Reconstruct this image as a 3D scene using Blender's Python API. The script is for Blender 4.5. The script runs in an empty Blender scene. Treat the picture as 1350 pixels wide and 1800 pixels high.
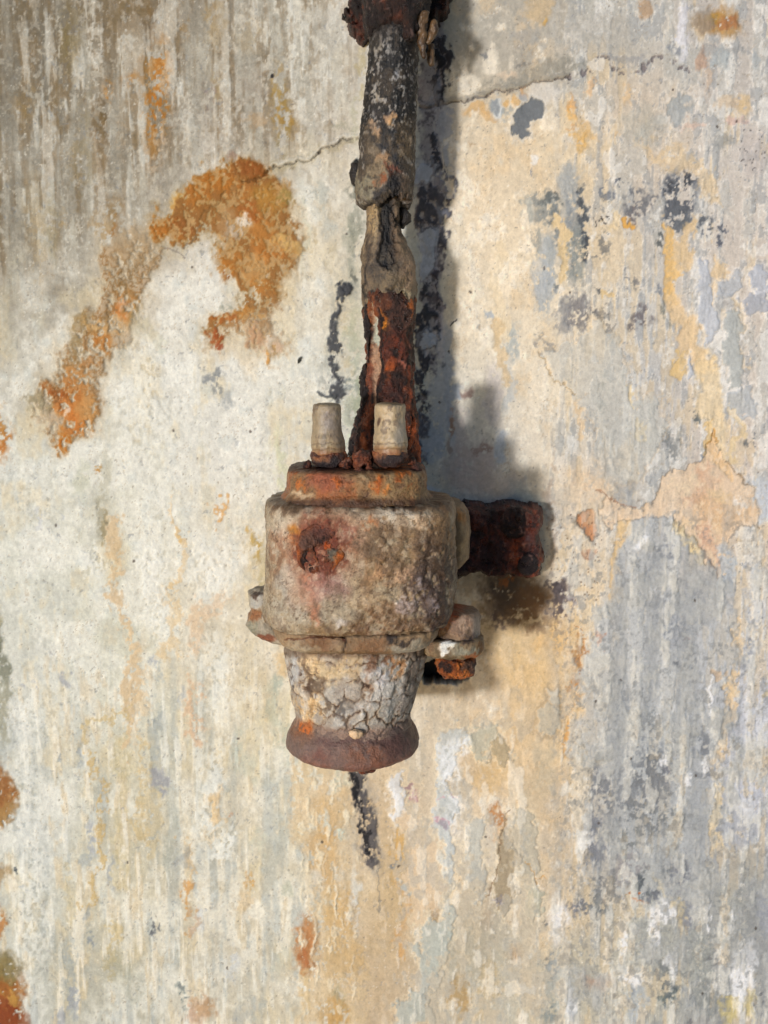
import bpy, math
import numpy as np
from mathutils import Matrix, Vector

sc = bpy.context.scene
# ------------------------------------------------------------------ camera, sky, sun, exposure
S = 0.00025            # metres per design unit
D = 2000.0             # camera distance in design units (0.5 m)
PITCH = math.radians(8)
TILT = math.radians(18)    # wall leaned back, lean added so the sun stays above the horizon
RT = Matrix.Rotation(-TILT, 4, 'X')
cp, sp_ = math.cos(PITCH), math.sin(PITCH)
CAM = np.array([0, -D*cp, D*sp_]); FW = np.array([0, cp, -sp_]); UP = np.array([0, sp_, cp])

cam_d = bpy.data.cameras.new('camera'); cam = bpy.data.objects.new('camera', cam_d)
sc.collection.objects.link(cam); sc.camera = cam
cam_d.sensor_fit = 'VERTICAL'; cam_d.sensor_height = 36; cam_d.lens = 36*D/1800
cam_d.clip_start = 0.01; cam_d.clip_end = 50
cam.matrix_world = RT @ Matrix.Translation(Vector(CAM*S)) @ Matrix.Rotation(math.pi/2-PITCH, 4, 'X')
cam_d.dof.use_dof = True; cam_d.dof.focus_distance = (D-300)*S; cam_d.dof.aperture_fstop = 28

tosun = (RT @ Vector((-0.54, -1.0, -0.065))).normalized()
sun_d = bpy.data.lights.new('sun', 'SUN'); sun = bpy.data.objects.new('sun', sun_d)
sc.collection.objects.link(sun)
sun_d.energy = 2.4; sun_d.angle = math.radians(4.2); sun_d.color = (1.0, 0.973, 0.965)
sun.rotation_mode = 'QUATERNION'; sun.rotation_quaternion = tosun.to_track_quat('Z', 'Y')

world = bpy.data.worlds.new('World'); sc.world = world; world.use_nodes = True
nt = world.node_tree; nt.nodes.clear()
sky = nt.nodes.new('ShaderNodeTexSky'); sky.sky_type = 'NISHITA'; sky.sun_disc = False; sky.dust_density = 0.8; sky.ozone_density = 1.5
sky.sun_elevation = math.asin(tosun.z); sky.sun_rotation = math.atan2(tosun.x, tosun.y)
bg = nt.nodes.new('ShaderNodeBackground'); bg.inputs[1].default_value = 0.115
wo = nt.nodes.new('ShaderNodeOutputWorld')
nt.links.new(sky.outputs[0], bg.inputs[0]); nt.links.new(bg.outputs[0], wo.inputs[0])
sc.view_settings.view_transform = 'Standard'; sc.view_settings.look = 'None'
sc.view_settings.exposure = 0.04; sc.view_settings.gamma = 1.0

# ------------------------------------------------------------------ helpers
def P(u, v, d):
    """point at distance d in front of the wall seen at image pixel u, v"""
    dr = FW*D + np.array([1, 0, 0])*(u-675) - UP*(v-900)
    return CAM + dr*((-d-CAM[1])/dr[1])
def proj(p):
    q = p-CAM; z = q@FW
    return 675+D*q[..., 0]/z, 900-D*(q@UP)/z
def sst(a, b, x):
    t = np.clip((x-a)/(b-a), 0, 1); return t*t*(3-2*t)
def _h(ix, iy, iz, seed):
    n = (ix*374761393+iy*668265263+iz*1440662683+seed*974634777) & 0xffffffff
    n = ((n ^ (n >> 13))*1274126177) & 0xffffffff
    n = ((n ^ (n >> 16))*2246822519) & 0xffffffff
    return ((n ^ (n >> 15)) & 0xffffff).astype(np.float32)/8388607.5-1
def noise(x, y, z=None, seed=0):
    xi = np.floor(x).astype(np.int64); yi = np.floor(y).astype(np.int64)
    fx = (x-xi).astype(np.float32); fy = (y-yi).astype(np.float32)
    fx = fx*fx*fx*(fx*(fx*6-15)+10); fy = fy*fy*fy*(fy*(fy*6-15)+10)
    def lay(zi):
        a = _h(xi, yi, zi, seed); b = _h(xi+1, yi, zi, seed); c = _h(xi, yi+1, zi, seed); d = _h(xi+1, yi+1, zi, seed)
        return (a+(b-a)*fx)*(1-fy)+(c+(d-c)*fx)*fy
    if z is None: return lay(0)
    zi = np.floor(z).astype(np.int64); fz = (z-zi).astype(np.float32); fz = fz*fz*(3-2*fz)
    a = lay(zi); return a+(lay(zi+1)-a)*fz
def fbm(x, y, z=None, seed=0, o=4, g=.55):
    s = 0; a = 1; t = 0
    for i in range(o):
        f = 2.03**i
        s = s+a*noise(x*f+i*17.3, y*f-i*9.1, None if z is None else z*f+i*5.7, seed+i*31); t += a; a *= g
    return s/t*1.5
def worley(x, y, seed=0):
    xi = np.floor(x).astype(np.int64); yi = np.floor(y).astype(np.int64)
    f1 = np.full(x.shape, 9.); f2 = f1.copy(); cid = np.zeros(x.shape)
    for i in (-1, 0, 1):
        for j in (-1, 0, 1):
            a = xi+i; b = yi+j
            d = np.hypot(a+.5+.45*_h(a, b, 0, seed)-x, b+.5+.45*_h(a, b, 1, seed)-y)
            nw = d < f1
            f2 = np.where(nw, f1, np.minimum(f2, d)); cid = np.where(nw, _h(a, b, 2, seed), cid); f1 = np.minimum(f1, d)
    return f1, f2, cid
def lin(c):
    c = np.clip(c/255, 0, 1); return np.where(c <= .04045, c/12.92, ((c+.055)/1.055)**2.4)
C3 = lambda c: np.array(c, np.float32)

class Paint:
    """colour, relief and gloss of a weathered surface, laid on stroke by stroke"""
    def __init__(s, u, v, a, b, z=None, seed=0, streak=1.0):
        s.u = u; s.v = v; s.n = u.size
        s.col = np.zeros((s.n, 3), np.float32); s.h = np.zeros(s.n, np.float32); s.g = np.zeros(s.n, np.float32)
        f = lambda sx, sy, k, o=4: fbm(a/sx, b/sy, None if z is None else z/sx, seed+k, o)
        s.L = (f(95, 140, 1), f(95, 140, 2)); s.M = (f(26, 36, 3), f(26, 36, 4)); s.Q = (f(8, 10, 5, 3), f(8, 10, 6, 3))
        s.N = f(9, 11, 7, 4); s.ST = f(11, 110*streak, 8, 5); s.ST2 = f(30, 260*streak, 9, 4)
        s.I = f(60, 75, 10, 5); s.K = f(22, 30, 11, 5); s.F = f(4.5, 5, 12, 2)
        s.wu = u+s.M[0]*7+s.Q[0]*4; s.wv = v+s.M[1]*9+s.Q[1]*5
        s.lu = s.L[0]*26; s.lv = s.L[1]*40
    def put(s, i, m, col, dh=0, gl=0, rim=None):
        m = m[:, None] if m.ndim == 1 else m
        s.col[i] += (C3(col)-s.col[i])*m
        if dh: s.h[i] += dh*m[:, 0]
        if gl: s.g[i] = np.maximum(s.g[i], gl*m[:, 0])
    def _sp(s, i, m, sp, st):
        if sp is not None:
            f = (s.ST if st else s.N)[i]*.7+s.F[i]*.35+s.K[i]*.35
            m = m*sst(sp-.21, sp+.21, f)
        return m
    def B(s, x, y, rx, ry, col, amt=1., soft=.25, w=1., sp=None, st=0, dh=0, gl=0, rot=0, rim=None):
        R = max(rx, ry)*(1+soft)+30*max(w, 1)+10
        i = np.nonzero((np.abs(s.u-x) < R) & (np.abs(s.v-y) < R))[0]
        if not i.size: return
        du = s.u[i]+(s.wu[i]-s.u[i])*w-x; dv = s.v[i]+(s.wv[i]-s.v[i])*w-y
        if rot:
            c, t = math.cos(math.radians(rot)), math.sin(math.radians(rot)); du, dv = du*c+dv*t, -du*t+dv*c
        d = np.hypot(du/rx, dv/ry)
        if rim is not None:
            k = 4.5/min(rx, ry); r = np.exp(-((d-1-k*.8)/k)**2)*.5*amt; s.put(i, r, rim)
        m = sst(1+soft, 1-soft, d)*amt if soft > 0 else (d < 1)*amt
        s.put(i, s._sp(i, m, sp, st), col, dh, gl)
    def G(s, pts, col, amt=1., soft=3., w=1., sp=None, st=0, dh=0, gl=0, rim=None, edge=0):
        """polygon"""
        p = np.array(pts, float); lo = p.min(0)-30; hi = p.max(0)+30
        i = np.nonzero((s.u > lo[0]) & (s.u < hi[0]) & (s.v > lo[1]) & (s.v < hi[1]))[0]
        if not i.size: return
        x = s.u[i]+(s.wu[i]-s.u[i])*w; y = s.v[i]+(s.wv[i]-s.v[i])*w
        d = sdf(p, x, y)
        if rim is not None: s.put(i, np.exp(-((d+4)/3.)**2)*.5*amt, rim)
        if edge: s.put(i, np.exp(-((d+1)/1.8)**2)*edge, (95, 82, 66))
        s.put(i, s._sp(i, sst(-soft, soft, d)*amt, sp, st), col, dh, gl)
    def L_(s, pts, wd, col, amt=1., soft=.4, w=1., sp=None, dh=0, gl=0, taper=0):
        p = np.array(pts, float); lo = p.min(0)-30-wd*2; hi = p.max(0)+30+wd*2
        i = np.nonzero((s.u > lo[0]) & (s.u < hi[0]) & (s.v > lo[1]) & (s.v < hi[1]))[0]
        if not i.size: return
        x = s.u[i]+(s.wu[i]-s.u[i])*w; y = s.v[i]+(s.wv[i]-s.v[i])*w
        d = np.full(i.size, 1e9)
        for a, b in zip(p[:-1], p[1:]):
            e = b-a; t = np.clip(((x-a[0])*e[0]+(y-a[1])*e[1])/(e@e), 0, 1)
            d = np.minimum(d, np.hypot(x-a[0]-t*e[0], y-a[1]-t*e[1]))
        s.put(i, s._sp(i, sst(wd*(1+soft), wd*(1-soft), d)*amt, sp, 0), col, dh, gl)
def sdf(p, x, y):
    """signed distance to polygon, positive inside"""
    d = np.full(x.shape, 1e9); ins = np.zeros(x.shape, bool)
    for a, b in zip(p, np.roll(p, -1, 0)):
        e = b-a; t = np.clip(((x-a[0])*e[0]+(y-a[1])*e[1])/max(e@e, 1e-9), 0, 1)
        d = np.minimum(d, np.hypot(x-a[0]-t*e[0], y-a[1]-t*e[1]))
        if a[1] != b[1]:
            c = ((a[1] > y) != (b[1] > y)) & (x < (b[0]-a[0])*(y-a[1])/(b[1]-a[1])+a[0]); ins ^= c
    return np.where(ins, d, -d)

WH = (222, 222, 217); CR = (230, 213, 180); OC = (222, 176, 112); OR = (178, 108, 34); RB = (140, 72, 24)
GY = (172, 172, 168); DG = (104, 106, 110); BK = (34, 32, 34); BL = (184, 189, 204); OL = (168, 162, 132)
BR = (142, 116, 82); GG = (196, 200, 182)

# ------------------------------------------------------------------ materials
def material(name, rough, fine, bump, dist, vary=.18, spec=.35, grit=900):
    m = bpy.data.materials.new(name); m.use_nodes = True; n = m.node_tree.nodes; l = m.node_tree.links
    b = n['Principled BSDF']; at = n.new('ShaderNodeAttribute'); at.attribute_name = 'paint'
    wt = n.new('ShaderNodeAttribute'); wt.attribute_name = 'gloss'
    tc = n.new('ShaderNodeTexCoord')
    n1 = n.new('ShaderNodeTexNoise'); n1.inputs['Scale'].default_value = fine; n1.inputs['Detail'].default_value = 6; n1.inputs['Roughness'].default_value = .65
    n2 = n.new('ShaderNodeTexNoise'); n2.inputs['Scale'].default_value = grit; n2.inputs['Detail'].default_value = 3; n2.inputs['Roughness'].default_value = .7
    for k in (n1, n2): l.new(tc.outputs['Object'], k.inputs['Vector'])
    r = n.new('ShaderNodeMapRange'); r.inputs[1].default_value = .3; r.inputs[2].default_value = .7
    r.inputs[3].default_value = 1-vary; r.inputs[4].default_value = 1+vary; l.new(n1.outputs[0], r.inputs[0])
    r2 = n.new('ShaderNodeMapRange'); r2.inputs[1].default_value = .3; r2.inputs[2].default_value = .7
    r2.inputs[3].default_value = 1-vary*.8; r2.inputs[4].default_value = 1+vary*.8; l.new(n2.outputs[0], r2.inputs[0])
    mu = n.new('ShaderNodeMath'); mu.operation = 'MULTIPLY'; l.new(r.outputs[0], mu.inputs[0]); l.new(r2.outputs[0], mu.inputs[1])
    vm = n.new('ShaderNodeVectorMath'); vm.operation = 'SCALE'; l.new(at.outputs['Color'], vm.inputs[0]); l.new(mu.outputs[0], vm.inputs['Scale'])
    l.new(vm.outputs[0], b.inputs['Base Color'])
    rr = n.new('ShaderNodeMapRange'); rr.inputs[3].default_value = rough; rr.inputs[4].default_value = .2; l.new(wt.outputs['Fac'], rr.inputs[0])
    l.new(rr.outputs[0], b.inputs['Roughness']); b.inputs['Specular IOR Level'].default_value = spec
    ad = n.new('ShaderNodeMath'); ad.operation = 'ADD'; l.new(n1.outputs[0], ad.inputs[0]); l.new(n2.outputs[0], ad.inputs[1])
    bp = n.new('ShaderNodeBump'); bp.inputs['Strength'].default_value = bump; bp.inputs['Distance'].default_value = dist
    l.new(ad.outputs[0], bp.inputs['Height']); l.new(bp.outputs[0], b.inputs['Normal'])
    return m
M_wall = material('limewashed_masonry', .75, 420, .32, .0006, .085, .3, 1100)
M_rust = material('flaking_rust', .55, 420, .9, .0012, .28, .5, 1300)
M_cast = material('weathered_casting', .42, 420, .7, .0009, .24, .45, 1200)
M_cer = material('dirty_porcelain', .42, 300, .35, .0004, .1, .5, 1200)
M_tar = material('perished_sheath', .5, 350, .7, .0009, .25, .5, 1200)

# ------------------------------------------------------------------ object plumbing
EUL = RT.to_euler()
def thing(name, o, label, cat):
    e = bpy.data.objects.new(name, None); sc.collection.objects.link(e); e.empty_display_size = .01
    e.location = RT @ Vector(np.array(o)*S); e.rotation_euler = EUL
    e['label'] = label; e['category'] = cat; e['_o'] = [float(x) for x in o]; return e
def mesh(name, v, faces, col, gl, mat, parent=None, o=(0, 0, 0), smooth=True):
    if parent is not None and '_o' in parent: o = tuple(parent['_o'])
    v = (np.asarray(v, np.float64)-np.array(o))*S
    me = bpy.data.meshes.new(name); me.vertices.add(len(v)); me.vertices.foreach_set('co', v.astype(np.float32).ravel())
    f = np.asarray(faces, np.int32); k = f.shape[1]
    me.loops.add(f.size); me.loops.foreach_set('vertex_index', f.ravel())
    me.polygons.add(len(f)); me.polygons.foreach_set('loop_start', np.arange(0, f.size, k, dtype=np.int32))
    me.polygons.foreach_set('use_smooth', np.full(len(f), smooth))
    me.update(calc_edges=True); me.validate()
    a = me.color_attributes.new('paint', 'FLOAT_COLOR', 'POINT')
    c = np.ones((len(v), 4), np.float32); c[:, :3] = lin(col); a.data.foreach_set('color', c.ravel())
    g = me.attributes.new('gloss', 'FLOAT', 'POINT'); g.data.foreach_set('value', np.asarray(gl, np.float32).ravel())
    me.materials.append(mat)
    ob = bpy.data.objects.new(name, me); sc.collection.objects.link(ob)
    if parent is not None: ob.parent = parent; ob['_o'] = [float(x) for x in o]
    else: ob.rotation_euler = EUL; ob.location = RT @ Vector(np.array(o)*S)
    return ob
def gridfaces(nr, nc, wrap=False, flip=False):
    r = np.arange(nr-1)[:, None]; c = np.arange(nc if wrap else nc-1)[None, :]
    a = r*nc+c; b = r*nc+(c+1) % nc
    q = np.stack([a, b, b+nc, a+nc], -1).reshape(-1, 4)
    return q[:, ::-1] if flip else q

def loft(name, lv, dc, b, paint, mat, parent, n=2.0, dv=None, na=220, step=2.2, rough=(2, 14), dome=6, seed=0,
         rag=(0, 0), shape=None, close=(1, 1), lump=(0, 60), xa=None):
    """upright body: lv = (v, uL, uR[, half depth, exponent, axis depth]) from top to bottom"""
    rows = []
    for t in lv:
        v, uL, uR = t[:3]; bb = t[3] if len(t) > 3 else b; nn = t[4] if len(t) > 4 else n; dd = t[5] if len(t) > 5 else dc
        z = P(675, v, (dd+bb) if dv is None else dv)[2]
        xl = P(uL, v, dd)[0]; xr = P(uR, v, dd)[0]
        rows.append((z, (xl+xr)/2, (xr-xl)/2, bb, nn, dd))
    R = np.array(rows); R = R[np.argsort(-R[:, 0])]
    zz = np.linspace(R[0, 0], R[-1, 0], max(6, int((R[0, 0]-R[-1, 0])/step)))
    I = [np.interp(-zz, -R[:, 0], R[:, k]) for k in range(1, 6)]
    k = 12; s0 = np.sqrt(np.clip(1-(1-np.arange(1, k)/k)**2, 0, 1))*1.0
    s0 = np.linspace(.02, 1, k)[:-1]
    def cap(i, sgn):
        zc = zz[i]+sgn*dome*(1-s0**3)
        return zc, [np.full(k-1, q[i]) for q in I], s0
    ts = np.ones(len(zz)); Z = zz; J = I
    if close[0]:
        zc, q, s1 = cap(0, 1); Z = np.r_[zc, Z]; J = [np.r_[a, c] for a, c in zip(q, J)]; ts = np.r_[s1, ts]
    if close[1]:
        zc, q, s1 = cap(-1, -1); Z = np.r_[Z, zc[::-1]]; J = [np.r_[c, a] for a, c in zip(q, J)]; ts = np.r_[ts, s1[::-1]]
    cx, hx, hb, nn, dd = J; td = np.linspace(0, 2*np.pi, 40001); ne = 2/nn.mean()
    ex = hx.max()*np.sign(np.cos(td))*np.abs(np.cos(td))**ne; ey = hb.max()*np.sign(np.sin(td))*np.abs(np.sin(td))**ne
    ar = np.r_[0, np.cumsum(np.hypot(np.diff(ex), np.diff(ey)))]; th = np.interp(np.linspace(0, ar[-1], na, endpoint=False), ar, td)[None, :]
    c, s = np.cos(th), np.sin(th); e = (2/nn)[:, None]
    X = cx[:, None]+(hx*ts)[:, None]*np.sign(c)*np.abs(c)**e
    Y = -dd[:, None]+(hb*ts)[:, None]*np.sign(s)*np.abs(s)**e
    ZZ = np.repeat(Z[:, None], na, 1)
    if rag[0] or rag[1]:
        f = fbm(c*2.2+0*s, s*2.2, seed=seed+5, o=4)
        w0 = sst(Z[0]-60, Z[0], ZZ); w1 = sst(Z[-1]+60, Z[-1], ZZ)
        ZZ = ZZ+rag[0]*f*w0-rag[1]*f*w1
    p = np.stack([X, Y, ZZ], -1)
    du = np.roll(p, -1, 1)-np.roll(p, 1, 1); dvv = np.gradient(p, axis=0)
    nrm = np.cross(dvv, du); nl = np.linalg.norm(nrm, axis=-1, keepdims=True); nrm /= np.maximum(nl, 1e-6)
    ctr = np.stack([cx[:, None]+0*X, -dd[:, None]+0*X, ZZ], -1)
    sg = np.sign(((p-ctr)*nrm)[len(Z)//2].sum()); nrm *= sg
    q = p.reshape(-1, 3); m = nrm.reshape(-1, 3)
    dis = rough[0]*fbm(q[:, 0]/rough[1], q[:, 1]/rough[1], q[:, 2]/rough[1], seed, 4)
    if lump[0]: dis = dis+lump[0]*fbm(q[:, 0]/lump[1], q[:, 1]/lump[1], q[:, 2]/lump[1], seed+77, 3)
    q2 = q+m*dis[:, None]
    u, v = proj(q2)
    pt = Paint(u, v, q[:, 0], q[:, 2], q[:, 1], seed=seed+200); pt.p = q; zt = np.linspace(2400, -600, 301); pt.vz = np.interp(q[:, 2], [P(675, k, 350)[2] for k in zt], zt); pt.dis = dis
    paint(pt)
    q2 = q2+m*pt.h[:, None]
    return mesh(name, q2, gridfaces(len(Z), na, True, sg > 0), pt.col, pt.g, mat, parent)

def slab(name, poly, back, front, edge, paint, mat, parent, step=1.7, rough=(3, 12), w=1.0, seed=0, bulge=0, lump=(0, 50)):
    """ragged plate standing on the wall; its outline in image pixel coordinates"""
    p = np.array(poly, float); fr = (front+back)/2
    q = np.array([P(a, b, front)[[0, 2]] for a, b in p]); lo = q.min(0)-14; hi = q.max(0)+14
    xs = np.arange(lo[0], hi[0], step); zs = np.arange(hi[1], lo[1], -step)
    X, Z = np.meshgrid(xs, zs); x = X.ravel(); z = Z.ravel()
    wx = fbm(x/30, z/30, seed=seed+1)*9*w+fbm(x/9, z/9, seed=seed+2)*4*w; wz = fbm(x/30, z/30, seed=seed+3)*9*w+fbm(x/9, z/9, seed=seed+4)*4*w
    d = sdf(q, x+wx, z+wz)
    t = np.clip(d/edge, 0, 1); prof = np.sqrt(1-(1-t)**2)
    dep = back+(front-back)*prof
    dep = dep+prof*(rough[0]*fbm(x/rough[1], z/rough[1], seed=seed+9, o=5)+lump[0]*fbm(x/lump[1], z/lump[1], seed=seed+19, o=3))
    pos = np.stack([x, -dep, z], -1); u, v = proj(pos)
    pt = Paint(u, v, x, z, dep, seed=seed+300); paint(pt)
    pos[:, 1] -= pt.h*prof
    f = gridfaces(len(zs), len(xs)); keep = (d > -2.5)[f].any(1) & (d > -6)[f].all(1); f = f[keep]
    # closed back
    us = np.unique(f); mp = -np.ones(len(x), np.int64); mp[us] = np.arange(len(us)); f = mp[f]
    pos = pos[us]; bk = pos.copy(); bk[:, 1] = -back+1.0
    n0 = len(us); allv = np.r_[pos, bk]
    ed = np.r_[f[:, [0, 1]], f[:, [1, 2]], f[:, [2, 3]], f[:, [3, 0]]]
    key = np.sort(ed, 1); k1 = key[:, 0]*n0+key[:, 1]; un, ix, ct = np.unique(k1, return_index=True, return_counts=True)
    be = ed[ix[ct == 1]]; side = np.stack([be[:, 1], be[:, 0], be[:, 0]+n0, be[:, 1]+n0], -1)
    F = np.r_[f[:, ::-1], f+n0, side[:, ::-1]]
    return mesh(name, allv, F, np.r_[pt.col[us], pt.col[us]], np.r_[pt.g[us], pt.g[us]], mat, parent)

# ------------------------------------------------------------------ the wall
def axis(lo, hi, st, far):
    core = np.arange(lo, hi, st); g = st*1.13**np.arange(1, 60); o = np.cumsum(g); o = o[o < far]
    return np.r_[lo-o[::-1], core, core[-1]+o]
xs = axis(-745, 745, 1.75, 2300); zs = axis(-935, 1010, 1.85, 2300)[::-1]
X, Z = np.meshgrid(xs, zs); X = X.ravel(); Z = Z.ravel()
wp = np.stack([X, 0*X, Z], -1); U, V = proj(wp)
w = Paint(U, V, X, -Z, seed=11)
MAP = [
 [(128,120,104),(142,128,106),(160,152,138),(190,187,178),(205,204,196),(170,162,150),(176,170,156),(184,180,170),(186,180,172)],
 [(140,134,120),(152,142,124),(176,168,156),(193,188,178),(210,208,198),(190,178,150),(216,198,165),(204,190,170),(196,190,182)],
 [(150,144,130),(164,156,140),(196,190,182),(196,184,158),(206,204,192),(150,145,148),(222,204,172),(192,186,176),(198,190,180)],
 [(170,166,154),(186,178,164),(208,206,199),(206,200,184),(198,197,180),(165,160,165),(226,211,182),(192,189,182),(198,188,176)],
 [(194,192,182),(207,205,196),(217,217,212),(214,213,204),(204,205,188),(180,172,174),(228,214,188),(184,182,178),(200,191,180)],
 [(203,204,197),(204,204,193),(216,216,211),(214,213,204),(202,202,180),(190,178,170),(228,213,186),(190,187,180),(202,190,178)],
 [(206,208,200),(206,205,190),(216,213,202),(216,208,188),(205,196,160),(200,188,170),(230,208,172),(186,184,180),(203,188,168)],
 [(203,205,198),(205,206,192),(213,205,184),(216,206,182),(205,190,150),(214,188,146),(226,202,160),(182,182,180),(188,188,188)],
 [(201,203,197),(204,204,190),(209,203,184),(214,208,184),(208,194,166),(204,190,166),(219,196,160),(172,175,173),(181,183,190)],
 [(200,202,196),(197,194,174),(208,199,175),(216,212,196),(206,176,132),(208,199,182),(203,184,154),(158,159,157),(171,173,177)],
 [(196,197,188),(190,186,164),(203,194,170),(212,203,178),(202,170,122),(204,192,168),(196,180,154),(170,170,162),(166,166,163)],
 [(184,185,176),(180,178,162),(192,187,170),(203,194,170),(198,170,130),(185,182,165),(192,184,160),(184,182,168),(162,162,158)]]
MAP = np.array(MAP, np.float32)
MAP[:9, 5] = [(184,177,160),(222,204,172),(228,210,178),(230,214,184),(228,216,192),(212,202,188),(212,194,170),(220,190,146),(206,190,164)]
gx = np.clip((U+w.lu*1.1+w.M[0]*10-75)/150, 0, 7.999); gy = np.clip((V+w.lv*1.1+w.M[1]*16-75)/150, 0, 10.999)
ix = gx.astype(int); iy = gy.astype(int); fx = (gx-ix)[:, None]; fy = (gy-iy)[:, None]; fx = fx*fx*(3-2*fx); fy = fy*fy*(3-2*fy)
w.col[:] = (MAP[iy, ix]*(1-fx)+MAP[iy, ix+1]*fx)*(1-fy)+(MAP[iy+1, ix]*(1-fx)+MAP[iy+1, ix+1]*fx)*fy
del gx, gy, ix, iy, fx, fy
left = sst(700, 520, U); topl = left*sst(640, 380, V+U*.45); lowl = left*sst(1000, 1300, V); right = sst(930, 1010, U+w.lu*.8)
crm = sst(760, 800, U)*(1-right)
def layer(f, t, so, col, amt, dh=0, rim=None, rw=.05):
    if np.isscalar(amt): amt = np.full(w.n, amt)
    if rim is not None: w.put(slice(None), np.exp(-((f-t+rw)/rw)**2)*.6*amt, rim)
    w.put(slice(None), sst(t-so, t+so, f)*amt, col, dh)
A = np.arange
# streaked lime wash, mineral runs, thin peeled coats
layer(w.ST*.6+.35*w.N+.4*w.K, .22, .3, (208, 208, 202), .5*topl)
layer(-w.ST*.7+.5*w.K+.35*w.N, .22, .3, (130, 108, 76), .6*topl)
layer(w.ST2+.5*w.K, .35, .25, (118, 116, 108), .45*topl)
layer(w.ST2-.4*w.K+.3*w.N, .30, .22, (150, 118, 74), .45*topl)
layer(w.N*.7+w.F*.4, .30, .15, (112, 104, 88), .35*topl); layer(-w.N*.7+w.F*.4, .34, .15, (216, 212, 200), .35*topl)
layer(w.I+.12*w.N, .22, .4, (232, 232, 227), .6*left*(1-.75*topl))
layer(w.ST2+.6*w.ST+.3*w.K, .30, .12, (206, 206, 202), .5*topl, .8); layer(-w.ST2+.6*w.ST+.3*w.N, .34, .12, (150, 146, 134), .45*topl)
layer(-w.I+.35*w.ST+.3*w.K, .36, .32, (216, 196, 146), .42*left*(1-topl))
layer(w.K+.4*w.ST, .46, .3, (182, 188, 188), .45*left*(1-topl))
layer(w.ST*.6+.5*w.K+.6*w.ST2, .38, .22, (208, 184, 138), .5*lowl, .4)
layer(-w.ST2+.3*w.K, .40, .25, (162, 168, 168), .5*lowl, -.4)
layer(w.ST-.5*w.I, .42, .25, (226, 227, 223), .6*lowl, .6)
layer(w.I*.6+w.ST2*.7, .16, .05, (184, 184, 178), .55*right, 1.2, (228, 225, 216))
layer(w.K*.7+w.ST*.6, .30, .06, (156, 158, 158), .55*right, .6, (222, 220, 214))
layer(-w.I*.6-w.ST*.6, .30, .06, (222, 196, 150), .42*right, -.8, (228, 220, 200))
layer(-w.K*.7+w.ST2*.6, .34, .06, (226, 224, 218), .55*right, .8)
layer(w.I*.8+w.N*.2, .30, .25, (224, 194, 148), .55*crm)
layer(-w.I*.6+w.K*.6, .30, .15, (238, 228, 206), .6*crm, .7)
layer(w.K*.6-w.N*.3, .46, .16, (208, 204, 192), .35*crm)
f1, f2, cid = worley(X/30+w.K*.8+w.Q[0]*.4, Z/44+w.M[0]*.6+w.Q[1]*.4, 15); w.put(slice(None), sst(.05, .0, f2-f1)*sst(.0, .5, w.K+w.M[0])*.4*crm, (196, 156, 104), -.6)
# fine mottling and pits
w.col *= (1+.024*w.N+.016*w.F+.03*w.K+.02*w.ST)[:, None]
f1, f2, cid = worley(X/17+w.Q[0]*.35, Z/19+w.Q[1]*.35, 5)
pits = sst(.16, .08, f1)*(cid > .62); w.put(slice(None), pits*.55*(1-.5*crm), (140, 142, 146), -1.2)
f1, f2, cid = worley(X/8+w.Q[0]*.3, Z/9+w.Q[1]*.3, 6)
w.put(slice(None), sst(.16, .1, f1)*(cid > .8)*.6, (128, 120, 110), -1)
w.put(slice(None), sst(.2, .1, f1)*(cid < -.82)*.5, (236, 234, 228), .8)
f1, f2, cid = worley(X/52+w.M[0]*.4+w.Q[0]*.2, Z/70+w.M[1]*.4+w.Q[1]*.2, 8)
crk = sst(.03, .0, f2-f1)*sst(.05, .3, w.I+.6*w.K); w.put(slice(None), crk*.30, (150, 128, 96), -1)
B, G, L = w.B, w.G, w.L_
# -- upper left: brown-ochre runs between pale lime streaks
for x, y, rx, ry, c, a in [(275,155,22,70,OR,.75),(268,225,16,60,OR,.55),(288,110,12,35,OR,.6),(232,140,16,14,OR,.5),(190,165,5,25,OR,.6),(176,250,10,75,BR,.6),
    (178,205,8,25,(110,84,50),.6),(120,70,20,60,(140,118,70),.55),(40,190,20,35,(160,128,80),.45),(110,150,8,30,BR,.5),(150,260,14,90,(150,134,96),.45),
    (215,30,40,40,(128,104,70),.6),(262,30,10,30,(110,78,40),.5),(375,40,14,40,(170,140,90),.55),(378,160,10,35,(176,150,98),.5),(440,60,22,26,(196,176,140),.4),
    (495,175,14,50,(166,132,70),.72),(500,215,18,26,(170,130,66),.6),(490,130,10,25,(190,160,110),.6),(500,255,7,30,(150,130,80),.6),(450,205,20,12,(190,150,104),.5),
    (440,150,22,30,(168,156,142),.5),(410,250,20,26,(160,152,140),.5),(412,275,9,12,(150,100,76),.5),(366,175,5,22,(140,120,118),.5),(200,380,12,22,(150,112,60),.6),
    (180,400,18,18,(172,134,80),.6),(205,400,9,14,(150,96,44),.6),(110,380,8,14,(170,130,66),.5),(60,370,22,60,(176,160,126),.4),(92,400,10,60,(150,134,90),.4),
    (135,300,9,80,(146,122,78),.35),(100,190,6,60,(140,112,70),.4),(18,160,14,80,(120,112,96),.5),(40,30,40,34,(112,100,76),.5),(215,250,8,40,(160,136,104),.35),
    (325,40,7,20,(150,112,60),.5),(330,250,5,40,(170,150,120),.4),(215,440,10,60,(150,128,100),.4),(70,440,9,80,(178,152,106),.35),(20,520,16,70,(168,166,150),.4)]:
    B(x, y, rx, ry, c, a, .7, 1.4, sp=-.15)
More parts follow.
